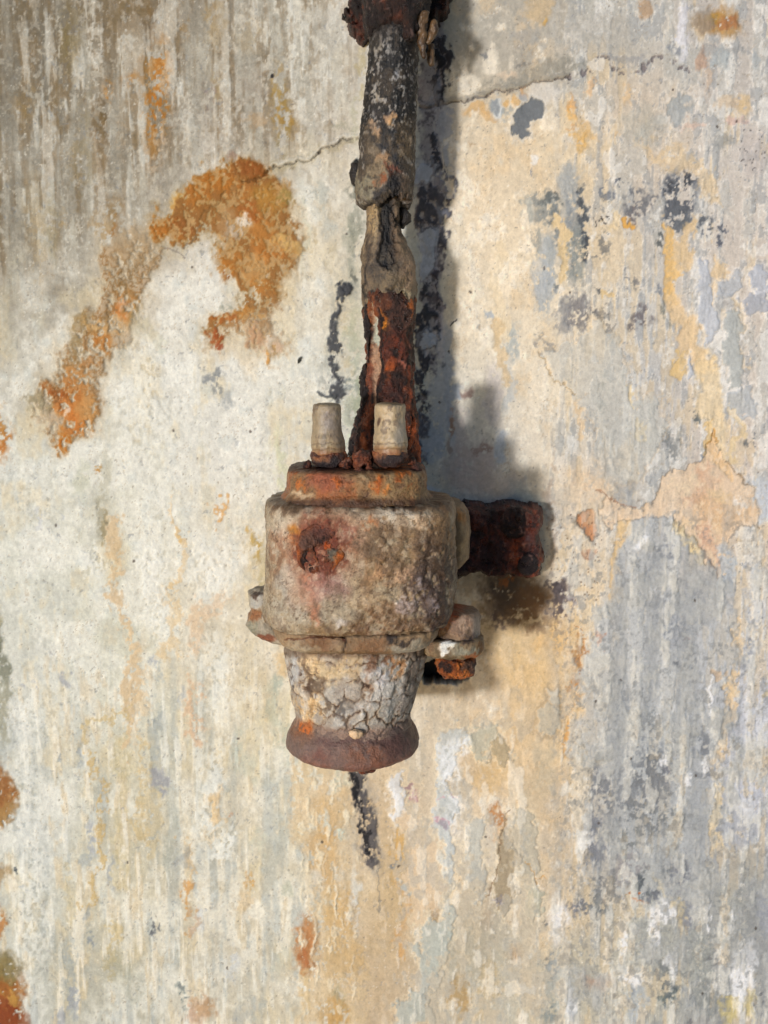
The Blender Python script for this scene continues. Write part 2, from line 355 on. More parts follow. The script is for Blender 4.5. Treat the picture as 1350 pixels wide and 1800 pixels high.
for x, y, rx, ry, a in [(170,60,8,60,.5),(97,70,7,45,.55),(60,110,10,50,.3),(165,130,7,60,.5),(188,215,6,55,.5),(140,420,8,40,.6),(165,560,14,60,.6),(105,590,18,40,.5),
    (240,360,12,30,.6),(300,120,18,40,.5),(325,200,20,60,.5),(395,200,14,60,.5),(350,320,30,26,.4),(275,270,16,40,.4),(120,440,6,80,.4),(60,560,12,60,.4),(280,415,13,12,.8),(560,80,60,60,.2)]:
    B(x, y, rx*.7, ry*1.15, (218, 218, 214), a*.9, .7, 2.2, sp=-.02, dh=.8)
B(479, 133, 3.5, 4, BK, .9, .3, .2); B(527, 633, 3, 7, (30, 30, 20), 1, .2, .2, rot=20, dh=2)
# -- crack across the wall, left and right of the conduit
cl = [(470,300),(500,290),(520,285),(545,280),(572,262),(600,245),(640,237)]
G([(440,318),(478,288),(520,280),(575,256),(640,230),(640,243),(580,266),(530,289),(490,305)], (176,160,118), .5, 5)
L(cl, 1.4, (116, 108, 92), .85, w=.6, dh=-3); L(cl, 3.2, (130, 122, 104), .6, w=1.4, sp=.2, dh=-2); L([(a, b-5) for a, b in cl], 3, (206, 204, 196), .5, w=.5, dh=2.5)
cr = [(738,190),(800,180),(860,166),(915,152),(960,143),(1000,137)]
L(cr, 1.4, (112, 102, 94), .9, w=.5, dh=-3); L(cr, 3.2, (126, 116, 104), .6, w=1.4, sp=.2, dh=-2); L([(a, b-6) for a, b in cr], 4, (150, 142, 124), .45, w=.5, dh=2.6)
L([(1000,137),(1040,122),(1075,112),(1105,122),(1150,118),(1175,106),(1195,112),(1210,122)], 5, (120, 112, 112), .8, w=1.8, sp=-.1, dh=-3)
G([(930,118),(990,100),(1040,108),(1000,132),(920,148),(850,160),(830,152),(880,138)], (140, 138, 126), .65, 8, 1.6, sp=-.25)
B(922, 112, 22, 5, (110, 110, 108), .6, .6, 1, rot=-15, sp=-.2); B(848, 96, 5, 9, DG, .7, .5); B(895,132,18,5,(228,200,168),.6,.5,rot=-12)
# -- big orange rust bloom
G([(310,330),(400,280),(470,292),(522,360),(545,440),(515,490),(490,560),(505,625),(470,650),(380,620),(360,570),(420,520),(390,490),(370,400),(300,440),(250,408)], (206,180,134), .5, 20, 2.0)
G([(290,425),(262,520),(250,580),(190,660),(180,730),(112,800),(44,740),(90,610),(170,500),(175,420)], (196,178,142), .5, 24, 2.0)
G([(606,1350),(655,1350),(668,1430),(674,1520),(655,1540),(626,1500),(628,1450),(608,1390)], (150,146,140), .45, 10, 1.8, sp=-.1); G([(578,492),(622,485),(626,520),(606,560),(606,700),(590,716),(570,700),(578,600)], (140,144,140), .45, 9, 1.8, sp=-.1)
RU = (172, 106, 38); RD = (138, 74, 24); RL = (206, 154, 82)
G([(318,330),(350,300),(400,290),(430,285),(462,300),(505,330),(508,365),(512,400),(520,430),(530,440),(528,455),(505,470),(500,500),(480,520),(470,545),(498,600),(500,632),(480,625),(470,650),(463,640),(455,600),(430,565),(400,575),(385,598),(372,612),(366,600),(378,575),(395,555),(425,540),(455,520),(470,490),(445,500),(410,505),(400,492),(385,480),(384,455),(390,430),(378,400),(362,380),(340,400),(320,415),(300,430),(285,425),(262,408),(270,390),(295,376),(330,352)],
  (176,132,82), .88, 10, 1.9, dh=1.2)
bl = [(318,330),(400,285),(470,300),(512,370),(530,440),(505,480),(480,540),(490,610),(440,590),(380,600),(370,570),(430,530),(400,490),(380,400),(300,430),(262,408)]
G(bl, (218,202,182), .75, 8, 2.2, sp=.2); G([(a-6, b+4) for a, b in bl], (150,138,100), .45, 18, 2.4, sp=-.25); G(bl, (142,86,32), .85, 8, 2.2, sp=-.02, dh=.9)
for x, y, rx, ry, c, a in [(385,315,32,22,RU,.9),(440,302,30,16,RD,.8),(340,340,22,20,RU,.8),(290,400,28,20,RU,.95),(320,392,26,14,RD,.5),(400,470,20,28,RU,.95),(395,492,9,8,RD,.7),
    (420,345,26,20,(168,104,44),.7),(450,400,30,26,(186,120,52),.8),(470,350,28,20,(180,128,54),.7),(500,350,10,14,(150,130,70),.6),(470,440,26,24,(184,112,44),.8),(440,380,20,14,(164,88,30),.7),
    (415,410,18,12,(206,190,170),.7),(430,395,14,10,(226,222,214),.8),(400,385,14,20,(176,136,96),.6),(500,425,20,12,(206,164,100),.8),(520,440,12,14,(186,140,70),.7),
    (450,470,24,24,(200,150,92),.7),(460,500,20,16,(178,112,44),.7),(430,545,16,14,(176,104,26),.9),(400,562,20,12,(164,84,22),.9,),(380,592,10,12,(158,70,24),.9),
    (380,608,6,6,(150,60,30),.8),(440,580,14,12,(210,180,130),.6),(448,585,12,16,(166,92,38),.8),(470,600,14,12,(216,200,180),.7),(469,630,5,20,(190,110,20),.95),(455,600,8,14,(168,96,40),.8),(492,622,9,10,(200,140,96),.7),
    (445,300,10,26,(150,84,30),.5),(415,330,6,30,(150,112,70),.6),(305,352,9,12,(214,170,100),.6)]:
    B(x, y, rx, ry, c, a, .55, 1.5, sp=-.22, dh=.6)
B(395,535,12,8,(130,135,120),.6,.6,1.4,sp=-.1); L([(352,395),(340,415),(310,440)],2,(120,110,96),.5,w=.8,sp=-.1); L([(288,436),(318,446),(326,455)],1.3,(120,110,104),.6,w=.4)
L([(470,300),(452,316),(430,326)], 2.2, (110, 66, 24), .8, dh=-2); L([(398,330),(384,352),(350,378)], 2.2, (130, 92, 50), .6, dh=-2)
# arm of rust running down to the left
G([(285,430),(262,470),(250,505),(235,520),(240,560),(225,600),(200,620),(180,640),(170,690),(168,720),(150,750),(125,790),(112,795),(98,770),(80,740),(56,735),(55,700),(80,672),(90,650),(105,620),(130,575),(150,550),(180,520),(180,470),(185,430),(215,400)],
  (176,154,122), .8, 8, 1.9, sp=-.55, dh=2)
ar_ = [(285,430),(250,505),(240,560),(180,640),(168,720),(112,790),(56,735),(105,620),(180,520),(185,430)]
G(ar_, (140,92,44), .75, 8, 2.2, sp=.0, dh=.9); G(ar_, (214,196,170), .6, 8, 2.2, sp=.3)
for x, y, rx, ry, c, a in [(235,445,34,36,(176,146,108),.7),(215,500,16,26,(140,108,70),.6),(225,530,14,26,(166,116,60),.6),(215,545,26,22,(186,112,48),.85),(180,585,22,24,(178,106,38),.85),
    (175,575,14,10,(226,190,140),.7),(205,575,20,16,(208,170,120),.6),(222,535,10,10,(220,180,150),.7),(240,560,14,26,(160,138,90),.6),(262,585,16,20,(172,160,120),.7),(150,620,20,22,(176,120,70),.6),(135,655,20,20,(188,128,70),.8),
    (120,700,42,28,(176,98,32),.9),(105,715,30,22,(196,128,66),.8),(100,690,20,18,(150,76,26),.8),(130,735,26,24,(190,108,40),.85),(112,770,9,24,(186,104,24),.95),(150,710,14,30,(200,150,92),.6),(70,712,20,22,(150,142,110),.75),
    (92,740,22,20,(196,186,166),.6),(115,720,8,8,(232,210,190),.7),(130,600,10,40,(158,138,96),.6),(150,570,14,20,(156,134,90),.55),(190,545,9,30,(128,108,80),.5),
    (166,828,6,8,(184,120,40),.9),(-2,770,15,30,(180,96,26),.95),(0,745,12,30,(186,140,80),.7),(215,620,10,30,(160,160,146),.5),(285,600,10,18,(176,176,150),.5)]:
    B(x, y, rx, ry, c, a, .6, 1.7, sp=-.25, dh=.6)
L([(262,440),(215,520),(170,585),(120,650),(95,700)], 5, (120, 96, 62), .45, w=2.2, sp=-.1, dh=-2.5)
# left edge rust
for x, y, rx, ry, c, a in [(4,1400,20,44,(170,108,50),.9),(8,1425,18,18,(160,120,70),.8),(0,1380,16,30,(140,84,40),.8),(2,1540,12,22,(176,140,90),.8),(0,1630,8,26,(176,110,56),.8),
    (4,1760,38,60,(150,84,30),.95),(14,1790,34,30,(130,52,20),.8),(18,1755,14,14,(196,150,70),.7),(10,1700,26,26,(128,112,66),.8),(2,1150,12,60,(120,124,104),.8),(4,1250,10,60,(150,150,128),.7),(0,1100,7,30,(200,190,140),.6)]:
    B(x, y, rx, ry, c, a, .45, 1.7, sp=-.6, dh=1)
# -- middle and lower left: ochre veins, grey-blue runs, bare white lime
for p, wd, c, a in [([(205,930),(205,1010),(212,1080),(232,1140),(235,1200),(222,1260),(220,1310)],9,(214,180,132),.75),([(232,1130),(250,1200),(245,1290)],10,(222,196,156),.6),
    ([(220,1255),(180,1265),(160,1285),(155,1320)],6,(206,180,122),.7),([(172,1340),(178,1420),(176,1500),(165,1550),(158,1600)],5,(206,172,110),.8),([(240,1300),(246,1400),(252,1500)],5,(206,178,122),.6),
    ([(300,880),(305,925),(312,945)],5,(216,172,104),.8),([(312,945),(320,970),(314,1020),(305,1040)],7,(222,186,128),.6),([(385,885),(395,900),(388,925)],6,(216,160,96),.8),
    ([(305,1040),(300,1100),(290,1160)],11,(224,190,134),.6),([(390,1060),(350,1080),(345,1140)],13,(220,176,130),.5),([(335,1200),(345,1260),(345,1300)],8,(220,176,136),.7),
    ([(328,1560),(338,1600),(345,1630)],6,(206,150,90),.8),([(330,1480),(335,1550)],7,(214,176,120),.6),([(370,1400),(385,1430)],9,(216,178,116),.7),([(380,1460),(372,1480)],7,(214,180,122),.7),
    ([(205,1290),(215,1400),(210,1550)],9,(190,176,126),.4),([(260,1370),(265,1500)],14,(204,180,124),.5),([(195,1640),(200,1720)],8,(206,178,112),.55),([(122,1540),(128,1620)],7,(204,190,146),.5)]:
    L(p, wd, c, a, .6, 2.2, sp=-.35, dh=.5)
for x, y, rx, ry, c, a in [(62,910,5,22,(170,176,190),.6),(108,915,4,16,(170,174,182),.6),(178,905,9,40,(150,146,122),.6),(188,935,5,26,(134,118,76),.7),(184,850,14,60,(168,166,146),.5),(140,850,16,30,(186,190,172),.6),
    (112,1190,9,12,(140,146,160),.9),(35,1212,5,6,(150,156,168),.7),(58,1210,4,5,(160,166,176),.6),(270,1165,6,12,(160,168,178),.7),(285,1190,8,14,(160,168,172),.6),(320,1230,8,20,(170,176,184),.6),(278,1260,8,26,(150,158,160),.6),
    (276,1370,13,16,(146,150,166),.8),(285,1390,5,12,(146,150,166),.8),(150,1325,7,20,(150,160,170),.7),(108,1328,5,5,(130,140,150),.6),(272,1320,8,30,(160,166,170),.5),(160,1480,9,34,(160,170,186),.8),(150,1515,9,10,(164,170,172),.6),
    (195,1530,6,26,(156,160,164),.7),(268,1630,4,18,(96,104,116),.9),(300,1500,12,30,(166,168,156),.7),(325,1505,10,20,(140,146,150),.6),(310,1440,10,30,(170,172,162),.6),(24,1533,4,5,(50,66,76),.9),(40,1560,4,6,(150,160,170),.6),(320,1735,8,9,(110,124,124),.8),(331,1765,8,8,(84,98,98),.95),
    (120,1700,8,50,(150,158,162),.6),(130,1760,7,30,(132,146,168),.7),(158,1650,5,14,(120,134,150),.7),(110,1790,9,20,(130,140,160),.6),(205,1700,20,30,(160,160,136),.5),(235,1740,14,30,(160,162,150),.5),(160,1610,6,14,(140,150,160),.6),(100,1660,9,40,(160,164,160),.5),
    (30,870,5,6,(150,160,170),.5),(380,660,16,10,(130,134,138),.8),(400,700,12,16,(150,154,156),.6),(385,685,6,10,(120,124,128),.7),(410,770,6,5,(150,156,164),.5),(420,1310,12,40,(170,180,168),.5),(480,1240,14,50,(168,180,166),.5),(500,1300,12,30,(176,186,168),.5),(490,1200,10,20,(150,166,160),.5),
    (440,1350,14,20,(190,196,180),.5),(460,1480,10,26,(184,190,176),.5),(500,1560,10,20,(170,176,158),.6),(495,1690,12,30,(190,192,176),.5),(410,1695,14,20,(180,186,196),.5),(350,1620,12,22,(190,196,206),.5),(430,1790,14,20,(160,166,172),.5)]:
    B(x, y, rx, ry, c, a, .5, 1.5, sp=-.35, dh=-.6)
for x, y, rx, ry, a in [(270,650,60,80,.5),(250,760,50,60,.4),(290,880,34,40,.5),(60,900,40,90,.35),(90,1230,40,80,.35),(40,1350,22,120,.5),(60,1560,26,150,.6),(165,985,20,26,.8),(275,1060,22,60,.7),(265,985,24,34,.8),(370,1000,40,50,.8),(385,1150,30,50,.6),(390,1225,26,40,.5),
    (400,1480,20,26,.9),(375,1390,18,80,.7),(400,1300,20,20,.5),(385,1510,14,14,.8),(360,1440,14,60,.5),(365,1570,14,14,.5),(340,1790,20,30,.6),(470,600,60,60,.35),(560,330,30,60,.4),(555,450,36,70,.4),(470,800,40,50,.3),(240,700,30,60,.4)]:
    B(x, y, rx, ry, (228, 229, 225), a, .7, 1.7, sp=-.3, dh=1)
# ochre band under the casting
G([(510,1330),(640,1340),(625,1420),(612,1470),(608,1520),(600,1560),(625,1640),(648,1720),(640,1800),(520,1810),(532,1700),(520,1660),(545,1600),(560,1560),(530,1500),(512,1440)], (214,180,128), .6, 10, 2.2, sp=-.4, dh=.6)
for x, y, rx, ry, c, a in [(600,1600,26,60,(204,160,102),.6),(575,1430,30,40,(214,170,112),.6),(540,1660,20,44,(178,110,62),.8),(537,1690,10,24,(160,90,50),.6),(600,1690,34,30,(198,156,100),.5),(590,1780,24,30,(180,128,64),.6),
    (570,1500,20,60,(208,158,98),.5),(592,1375,9,14,(190,196,178),.9),(608,1370,8,9,(186,190,170),.7),(570,1440,9,16,(206,210,200),.9),(545,1570,7,30,(222,206,176),.7),(560,1545,10,14,(206,204,196),.7),
    (605,1470,7,7,(190,206,200),.8),(620,1600,8,40,(204,206,204),.6),(625,1560,8,30,(206,210,208),.7),(540,1740,9,30,(214,180,120),.5),(600,1740,8,20,(170,160,120),.5),(360,1770,18,20,(190,140,96),.8),(340,1790,10,14,(180,120,80),.5),
    (436,1545,9,10,(206,150,80),.85),(430,1580,12,26,(216,180,124),.5),(383,1410,8,26,(220,180,120),.7),(410,1425,5,6,(210,150,110),.7),(465,1010,10,60,(190,168,104),.5),(455,960,10,20,(196,166,100),.7),(440,985,9,40,(200,176,120),.4),
    (490,830,10,70,(196,206,160),.5),(440,935,8,8,(200,160,90),.8),(660,1340,30,30,(226,204,168),.5),(500,1160,16,24,(220,180,120),.6),(452,970,7,26,(186,150,80),.7),(535,420,6,60,(190,196,176),.4)]:
    B(x, y, rx, ry, c, a, .5, 1.6, sp=-.45, dh=.5)
for k in range(46):
    r = np.random.RandomState(k+50); B(r.uniform(525,630), r.uniform(1360,1790), r.uniform(1.5,3.2), r.uniform(7,26), (232,222,194), r.uniform(.4,.8), .5, .8, dh=1.5)
# black runs
G([(618,1352),(645,1352),(640,1385),(655,1420),(662,1460),(662,1515),(655,1525),(645,1508),(634,1500),(640,1470),(625,1420),(617,1390)], (78, 74, 76), .9, 4, 1.3, sp=-.5, dh=1.5)
L([(622,1358),(626,1395),(636,1440),(646,1485),(648,1500)], 4.5, (26, 24, 26), .95, .5, 1.3, sp=-.25); L([(662,1505),(664,1540),(668,1600)], 1.5, (110,112,110), .5)
G([(588,500),(612,493),(616,512),(600,530),(594,560),(597,600),(594,630),(600,660),(606,690),(596,708),(584,700),(592,670),(584,640),(582,600),(583,560),(590,535)], (62, 64, 70), .9, 3, 1.2, sp=-.6, dh=2.5)
B(602, 512, 11, 12, (60, 62, 72), .9, .4, 1.2, dh=3); L([(560,694),(575,700),(590,698)], 3, (70,76,80), .8, .4, .6, dh=2); B(612,668,10,20,(120,130,130),.6,.6,1.3,sp=-.2,dh=2)
for x, y, rx, ry, c, a in [(620,620,12,60,(160,172,150),.6),(622,560,12,30,(176,180,150),.6),(628,700,9,40,(150,164,130),.7),(618,730,14,30,(150,160,140),.5),(610,560,8,20,(200,186,150),.6),(610,640,9,20,(210,190,150),.5),(620,440,10,60,(140,146,130),.5),(630,400,8,40,(120,126,110),.6),
    (632,130,6,70,(190,176,130),.7),(628,210,6,40,(186,186,158),.6),(614,340,8,14,(90,96,84),.6),(620,480,5,14,(70,74,70),.6),(615,770,6,20,(210,226,200),.7),(560,790,10,50,(196,206,176),.4),(600,220,30,3,(150,150,130),.5),(560,350,10,30,(160,164,158),.6),(575,405,12,20,(170,174,170),.5)]:
    B(x, y, rx, ry, c, a, .6, 1.4, sp=-.35)
B(624, 300, 8, 16, (22, 24, 22), .95, .3, .9, dh=6, gl=.3)
# -- crust and peeled coats right of the conduit, over its painted-in shadow tint
G([(735,40),(784,30),(788,200),(770,330),(782,420),(775,520),(760,650),(738,660),(735,400)], (146, 138, 140), .8, 6, 1.4)  # purple-grey of the conduit's shadow put into the wall colour
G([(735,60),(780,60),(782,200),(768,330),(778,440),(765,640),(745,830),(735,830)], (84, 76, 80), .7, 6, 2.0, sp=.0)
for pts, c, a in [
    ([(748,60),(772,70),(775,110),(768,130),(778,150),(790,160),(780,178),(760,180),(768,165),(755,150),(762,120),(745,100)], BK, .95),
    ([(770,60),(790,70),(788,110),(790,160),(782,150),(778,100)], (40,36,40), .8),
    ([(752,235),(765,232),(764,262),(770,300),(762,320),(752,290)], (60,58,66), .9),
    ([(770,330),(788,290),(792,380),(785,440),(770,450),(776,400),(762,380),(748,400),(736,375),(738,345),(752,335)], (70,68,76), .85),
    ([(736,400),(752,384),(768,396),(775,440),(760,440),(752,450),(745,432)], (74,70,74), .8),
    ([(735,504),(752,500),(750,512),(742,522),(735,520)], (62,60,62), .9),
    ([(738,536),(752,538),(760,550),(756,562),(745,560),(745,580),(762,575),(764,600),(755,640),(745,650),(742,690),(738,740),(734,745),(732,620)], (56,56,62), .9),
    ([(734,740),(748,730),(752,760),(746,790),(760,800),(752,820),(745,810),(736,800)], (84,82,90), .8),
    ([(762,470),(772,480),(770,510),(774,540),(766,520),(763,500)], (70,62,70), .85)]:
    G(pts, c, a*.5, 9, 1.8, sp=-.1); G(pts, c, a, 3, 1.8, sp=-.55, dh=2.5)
for pts, c in [([(735,290),(752,285),(758,310),(740,325),(733,320)],(196,198,210)),([(738,420),(752,400),(765,410),(762,470),(752,486),(738,500),(735,460)],(190,194,208)),([(742,590),(752,586),(766,594),(762,615),(750,622),(741,610)],(196,202,216)),
    ([(775,190),(792,190),(795,230),(782,250),(770,240),(765,215)],(176,176,180)),([(783,255),(796,250),(795,300),(785,290),(780,275)],(170,172,180)),([(760,300),(786,320),(790,345),(775,340),(765,330)],(150,146,150))]:
    G(pts, c, .8, 2, 1.1, dh=1.5, rim=(214,214,216))
for x, y, rx, ry, c, a in [(778,380,10,16,(140,144,170),.7),(765,420,8,22,(180,186,206),.7),(772,590,7,60,(176,172,180),.6),(785, 620, 10, 60, (158, 163, 172), 0.7),(770, 700, 20, 60, (165, 167, 172), 0.7),(790, 720, 10, 50, (146, 152, 167), 0.6),(760, 780, 14, 40, (156, 161, 172), 0.7),(795, 800, 14, 50, (163, 165, 172), 0.5),
    (810,770,12,50,(196,176,166),.6),(830,820,40,40,(190,168,158),.7),(870,860,50,24,(194,174,160),.6),(880,790,16,26,(178,186,196),.7),(865,700,16,50,(190,180,182),.5),(822,690,8,10,(150,110,96),.7),(756,860,16,10,(196,204,216),.7),(792,748,5,16,(176,120,84),.7),(784,790,6,20,(150,116,96),.5),  # pinkish-purple blobs here carry shadow tint in their colour
    (910,870,24,20,(176,176,170),.6),(905,888,18,12,(120,124,136),.7),(925,880,26,14,(190,186,170),.6),(845,790,16,8,(150,112,96),.5),(766,535,4,3,BK,.7),(775,644,5,6,(100,98,100),.7),(805,690,10,16,(150,160,176),.6),(768,160,10,30,(176,172,176),.7),(744,160,6,20,(196,176,170),.6)]:
    B(x, y, rx, ry, c, a, .45, 1.4, sp=-.6)
L([(792,572),(798,566),(803,563)], 1.2, (60,56,54), .8, w=.2, dh=1)
# right of crack
for x, y, rx, ry, c, a in [(838,192,26,10,(216,170,112),.8),(855,205,18,8,(216,172,116),.7),(878,190,18,18,(206,208,206),.9),(870,182,12,10,(130,138,142),.7),(893,200,10,8,(150,160,164),.6),(905,175,8,14,(214,164,100),.7),(926,157,5,12,(210,160,110),.8),(922,170,6,14,(150,156,164),.7),
    (832,170,16,5,(140,140,138),.6),(960,165,30,16,(210,206,198),.7),(1008,205,9,16,(222,178,116),.85),(1020,235,12,26,(220,180,122),.7),(1010,185,6,14,(214,160,100),.7),(1042,155,5,12,(220,176,126),.7),(1100,170,4,18,(222,186,136),.7),(1030,245,16,8,(222,180,120),.7),(1022,258,14,14,(220,176,112),.75),
    (1003,236,8,3,(216,160,104),.6),(1080,238,8,5,(222,184,130),.6),(940,280,6,22,(226,228,230),.7),(937,310,3,6,(120,130,150),.7),(830,250,10,4,(196,156,110),.6),(950,15,20,24,(206,174,124),.6),(955,35,5,12,(206,160,90),.7),(1134,10,10,16,(184,140,96),.6),(930,65,26,14,(156,158,158),.5),
    (1060,60,60,34,(176,172,162),.6),(1200,50,10,50,(206,206,214),.6),(1265,40,40,26,(178,136,84),.85),(1275,38,24,12,(160,104,74),.6),(1255,30,14,10,(176,138,74),.7),(1240,35,16,24,(140,136,130),.5),(1235,100,8,20,(190,146,116),.6),(1250,125,5,30,(200,170,140),.5),(1270,85,40,6,(150,150,148),.5),
    (1100,100,40,6,(150,150,150),.6),(1185,92,9,7,(130,134,140),.7),(1270,100,14,18,(170,176,176),.7),(1330,105,8,22,(160,166,168),.6),(1280,180,20,14,(200,170,130),.5),(1303,185,14,26,(216,182,126),.6),(1290,218,20,6,(206,170,160),.6),(1220,222,26,6,(220,184,164),.5),(1330,210,6,8,(160,160,158),.6),
    (1270,250,18,12,(150,150,146),.6),(1325,265,26,40,(186,178,172),.6),(1120,220,40,26,(178,174,160),.6),(1140,235,22,20,(172,172,164),.5),(1160,215,14,24,(176,176,170),.5)]:
    B(x, y, rx, ry, c, a, .35, 1.4, sp=-.7, dh=.6)
for i in range(26):
    r = np.random.RandomState(i); B(r.uniform(1300,1345), r.uniform(228,300), 1.4, 1.6, (90,86,84), .7, .3, .2)
G([(908,215),(915,190),(935,175),(958,182),(958,200),(945,210),(935,225),(925,236),(910,234),(902,225)], (112, 118, 122), .95, 2, 1.3, dh=-1.5, rim=(206,208,208))
G([(1170,180),(1195,160),(1215,172),(1213,200),(1195,222),(1180,218),(1168,195)], (166, 168, 166), .9, 2.5, 1.2, dh=-1.2, rim=(214,210,204))
G([(1140,270),(1120,250),(1170,262),(1195,270),(1180,240),(1250,300),(1270,350),(1250,350),(1225,330),(1195,300)], (222,188,132), .5, 6, 2, sp=-.6)
# dark lichen-like blotches, upper right
for x, y, rx, ry, c, a, s in [(960,370,24,26,(140,144,142),.8,-.5),(968,355,14,12,(104,108,106),.8,-.2),(930,360,8,22,(170,172,164),.8,-.6),(940,420,8,30,(150,154,150),.7,-.4),(975,400,10,40,(116,122,124),.75,-.15),(962,450,16,40,(160,166,168),.8,-.5),(1003,330,22,40,(168,170,168),.8,-.6),
    (1015,380,22,50,(140,144,146),.7,-.25),(1012,450,20,50,(130,136,134),.7,-.3),(1028,395,9,60,(78,84,90),.85,-.1),(1020,330,7,12,(70,76,84),.85,0),(1033,440,7,26,(64,70,78),.85,-.1),(1092,310,9,9,(66,72,82),.9,-.2),(1085,325,4,12,(90,96,108),.8,-.1),(1122,358,26,20,(116,116,118),.85,-.1),(1112,385,12,16,(120,110,108),.8,-.1),
    (1195,350,32,44,(88,92,100),.92,-.12),(1202,320,10,14,(60,66,76),.9,-.2),(1178,335,8,12,(70,74,84),.8,-.1),(1200,385,18,16,(110,114,118),.8,-.2),(1060,430,10,26,(96,100,104),.6,0),(1160,435,8,22,(90,92,90),.8,-.1),(1236,400,8,20,(90,96,104),.8,-.1),(1266,415,8,14,(84,90,106),.85,-.1),(1065,345,5,14,(110,116,126),.7,0),
    (1060,380,4,4,BK,.8,None),(1067,365,3,3,BK,.8,None),(960,520,14,40,(160,166,170),.7,-.4),(950,480,14,60,(176,180,182),.6,-.5),(975,500,8,18,(110,116,118),.7,-.2),(1020,550,30,20,(136,132,130),.85,-.1),(1060,560,24,14,(120,116,110),.6,-.1),(990,560,14,18,(150,148,146),.7,-.1),
    (965,610,24,14,(150,146,140),.8,-.05),(1130,565,14,20,(118,112,112),.85,-.1),(1102,492,20,8,(110,112,116),.7,.05),(1170,545,10,26,(110,116,110),.7,0),(1050,508,5,5,(90,94,96),.8,None),(1160,506,5,5,(130,134,140),.7,None),(1228,720,14,10,(100,106,106),.85,-.1),(1175,785,26,30,(128,130,128),.75,-.05),
    (1320,770,14,26,(104,108,110),.8,0),(1325,745,8,8,(90,94,104),.7,-.1),(1225,800,14,12,(130,134,140),.7,-.1),(1060,690,14,40,(150,152,142),.5,0),(900,600,10,36,(176,180,176),.8,-.6),(855,560,6,20,(160,170,180),.75,-.4),(895,680,10,40,(186,188,186),.7,-.6),(1080,820,20,14,(150,150,148),.7,-.2),(1090,860,26,26,(160,160,158),.8,-.5)]:
    B(x, y, rx, ry, c, a, .4, 1.8, sp=s, dh=-.8)
# yellow runs between grey plates
for p, wd, c, a in [([(1182,400),(1183,480),(1185,530)],11,(222,178,112),.85),([(1215,390),(1205,430),(1195,470)],10,(222,186,130),.7),([(1185,530),(1200,580),(1220,620),(1240,640)],18,(224,190,140),.8),([(1195,625),(1190,660)],8,(222,184,120),.8),([(1245,640),(1250,700),(1258,760),(1262,800)],20,(226,200,152),.7),
    ([(1235,740),(1240,790)],7,(222,186,126),.8),([(1250,775),(1270,815),(1280,835)],6,(214,156,80),.95),([(1262,465),(1265,500)],9,(222,190,140),.7),([(1298,530),(1300,600),(1310,640)],5,(222,196,152),.6),([(985,380),(990,420),(1000,470),(990,500)],8,(224,192,136),.8),([(880,440),(870,520),(880,600)],12,(226,200,150),.35),
    ([(1100,380),(1108,398)],7,(214,160,84),.9),([(1080,370),(1078,400)],8,(226,200,150),.6),([(1060,515),(1075,520)],8,(220,180,110),.6),([(860,570),(880,620),(885,660)],9,(220,178,116),.5),([(1125,740),(1122,770)],6,(226,204,150),.7),([(1020,700),(1015,770)],6,(226,190,140),.6),([(1100,680),(1112,700)],6,(228,206,150),.6),
    ([(1298,700),(1300,760),(1290,800)],7,(224,196,140),.6),([(1230,880),(1260,920)],10,(222,196,136),.5),([(1290,1190),(1280,1250),(1270,1300),(1258,1330)],9,(222,192,146),.8),([(1295,1080),(1288,1140)],6,(226,196,150),.7),([(1268,1380),(1262,1420),(1254,1470),(1248,1490)],10,(222,200,156),.8),
    ([(1310,1350),(1350,1345)],10,(222,196,156),.8),([(1100,910),(1092,960),(1082,1010),(1076,1050)],10,(226,186,126),.75),([(1195,925),(1215,960),(1230,990)],9,(230,206,150),.8),([(1262,1180),(1264,1190)],8,(222,160,90),.9),([(1190,1590),(1200,1620)],9,(224,200,140),.7),([(1160,1550),(1170,1565)],8,(228,206,150),.7),([(1280,1760),(1285,1800)],14,(196,180,116),.8),([(1320,1740),(1322,1780)],8,(196,180,116),.7)]:
    L(p, wd, c, a, .35, 1.8, dh=-1)
for pts, c in [([(1222,460),(1230,452),(1245,470),(1250,520),(1260,550),(1260,590),(1250,612),(1240,605),(1235,585),(1222,575),(1218,550),(1232,530),(1228,500)],(182,188,198)),([(1206,640),(1212,625),(1220,640),(1220,660),(1208,665)],(180,188,200)),([(1316,465),(1345,465),(1342,490),(1350,520),(1330,515),(1322,490)],(176,182,196)),
    ([(1275,550),(1300,548),(1305,640),(1300,680),(1285,680),(1275,650)],(178,180,176)),([(1280,690),(1320,680),(1330,730),(1300,735),(1285,720)],(182,184,184)),([(1262,490),(1290,470),(1300,500),(1290,525),(1270,520)],(178,180,182)),([(1300,525),(1350,510),(1350,540),(1315,550)],(170,172,178))]:
    G(pts, c, .9, 2, 1.3, dh=1.5, rim=(226,222,216))
G([(950,620),(1000,600),(1040,575),(1080,580),(1100,700),(1170,700),(1160,790),(1110,850),(1080,870),(1060,830),(1040,740),(1010,690),(975,670),(955,650)], (190,189,180), .55, 5, 2, dh=1.5, rim=(222,190,140))
L([(948,615),(955,650),(985,680),(1010,688)], 1.5, (176,150,110), .7, dh=-2)
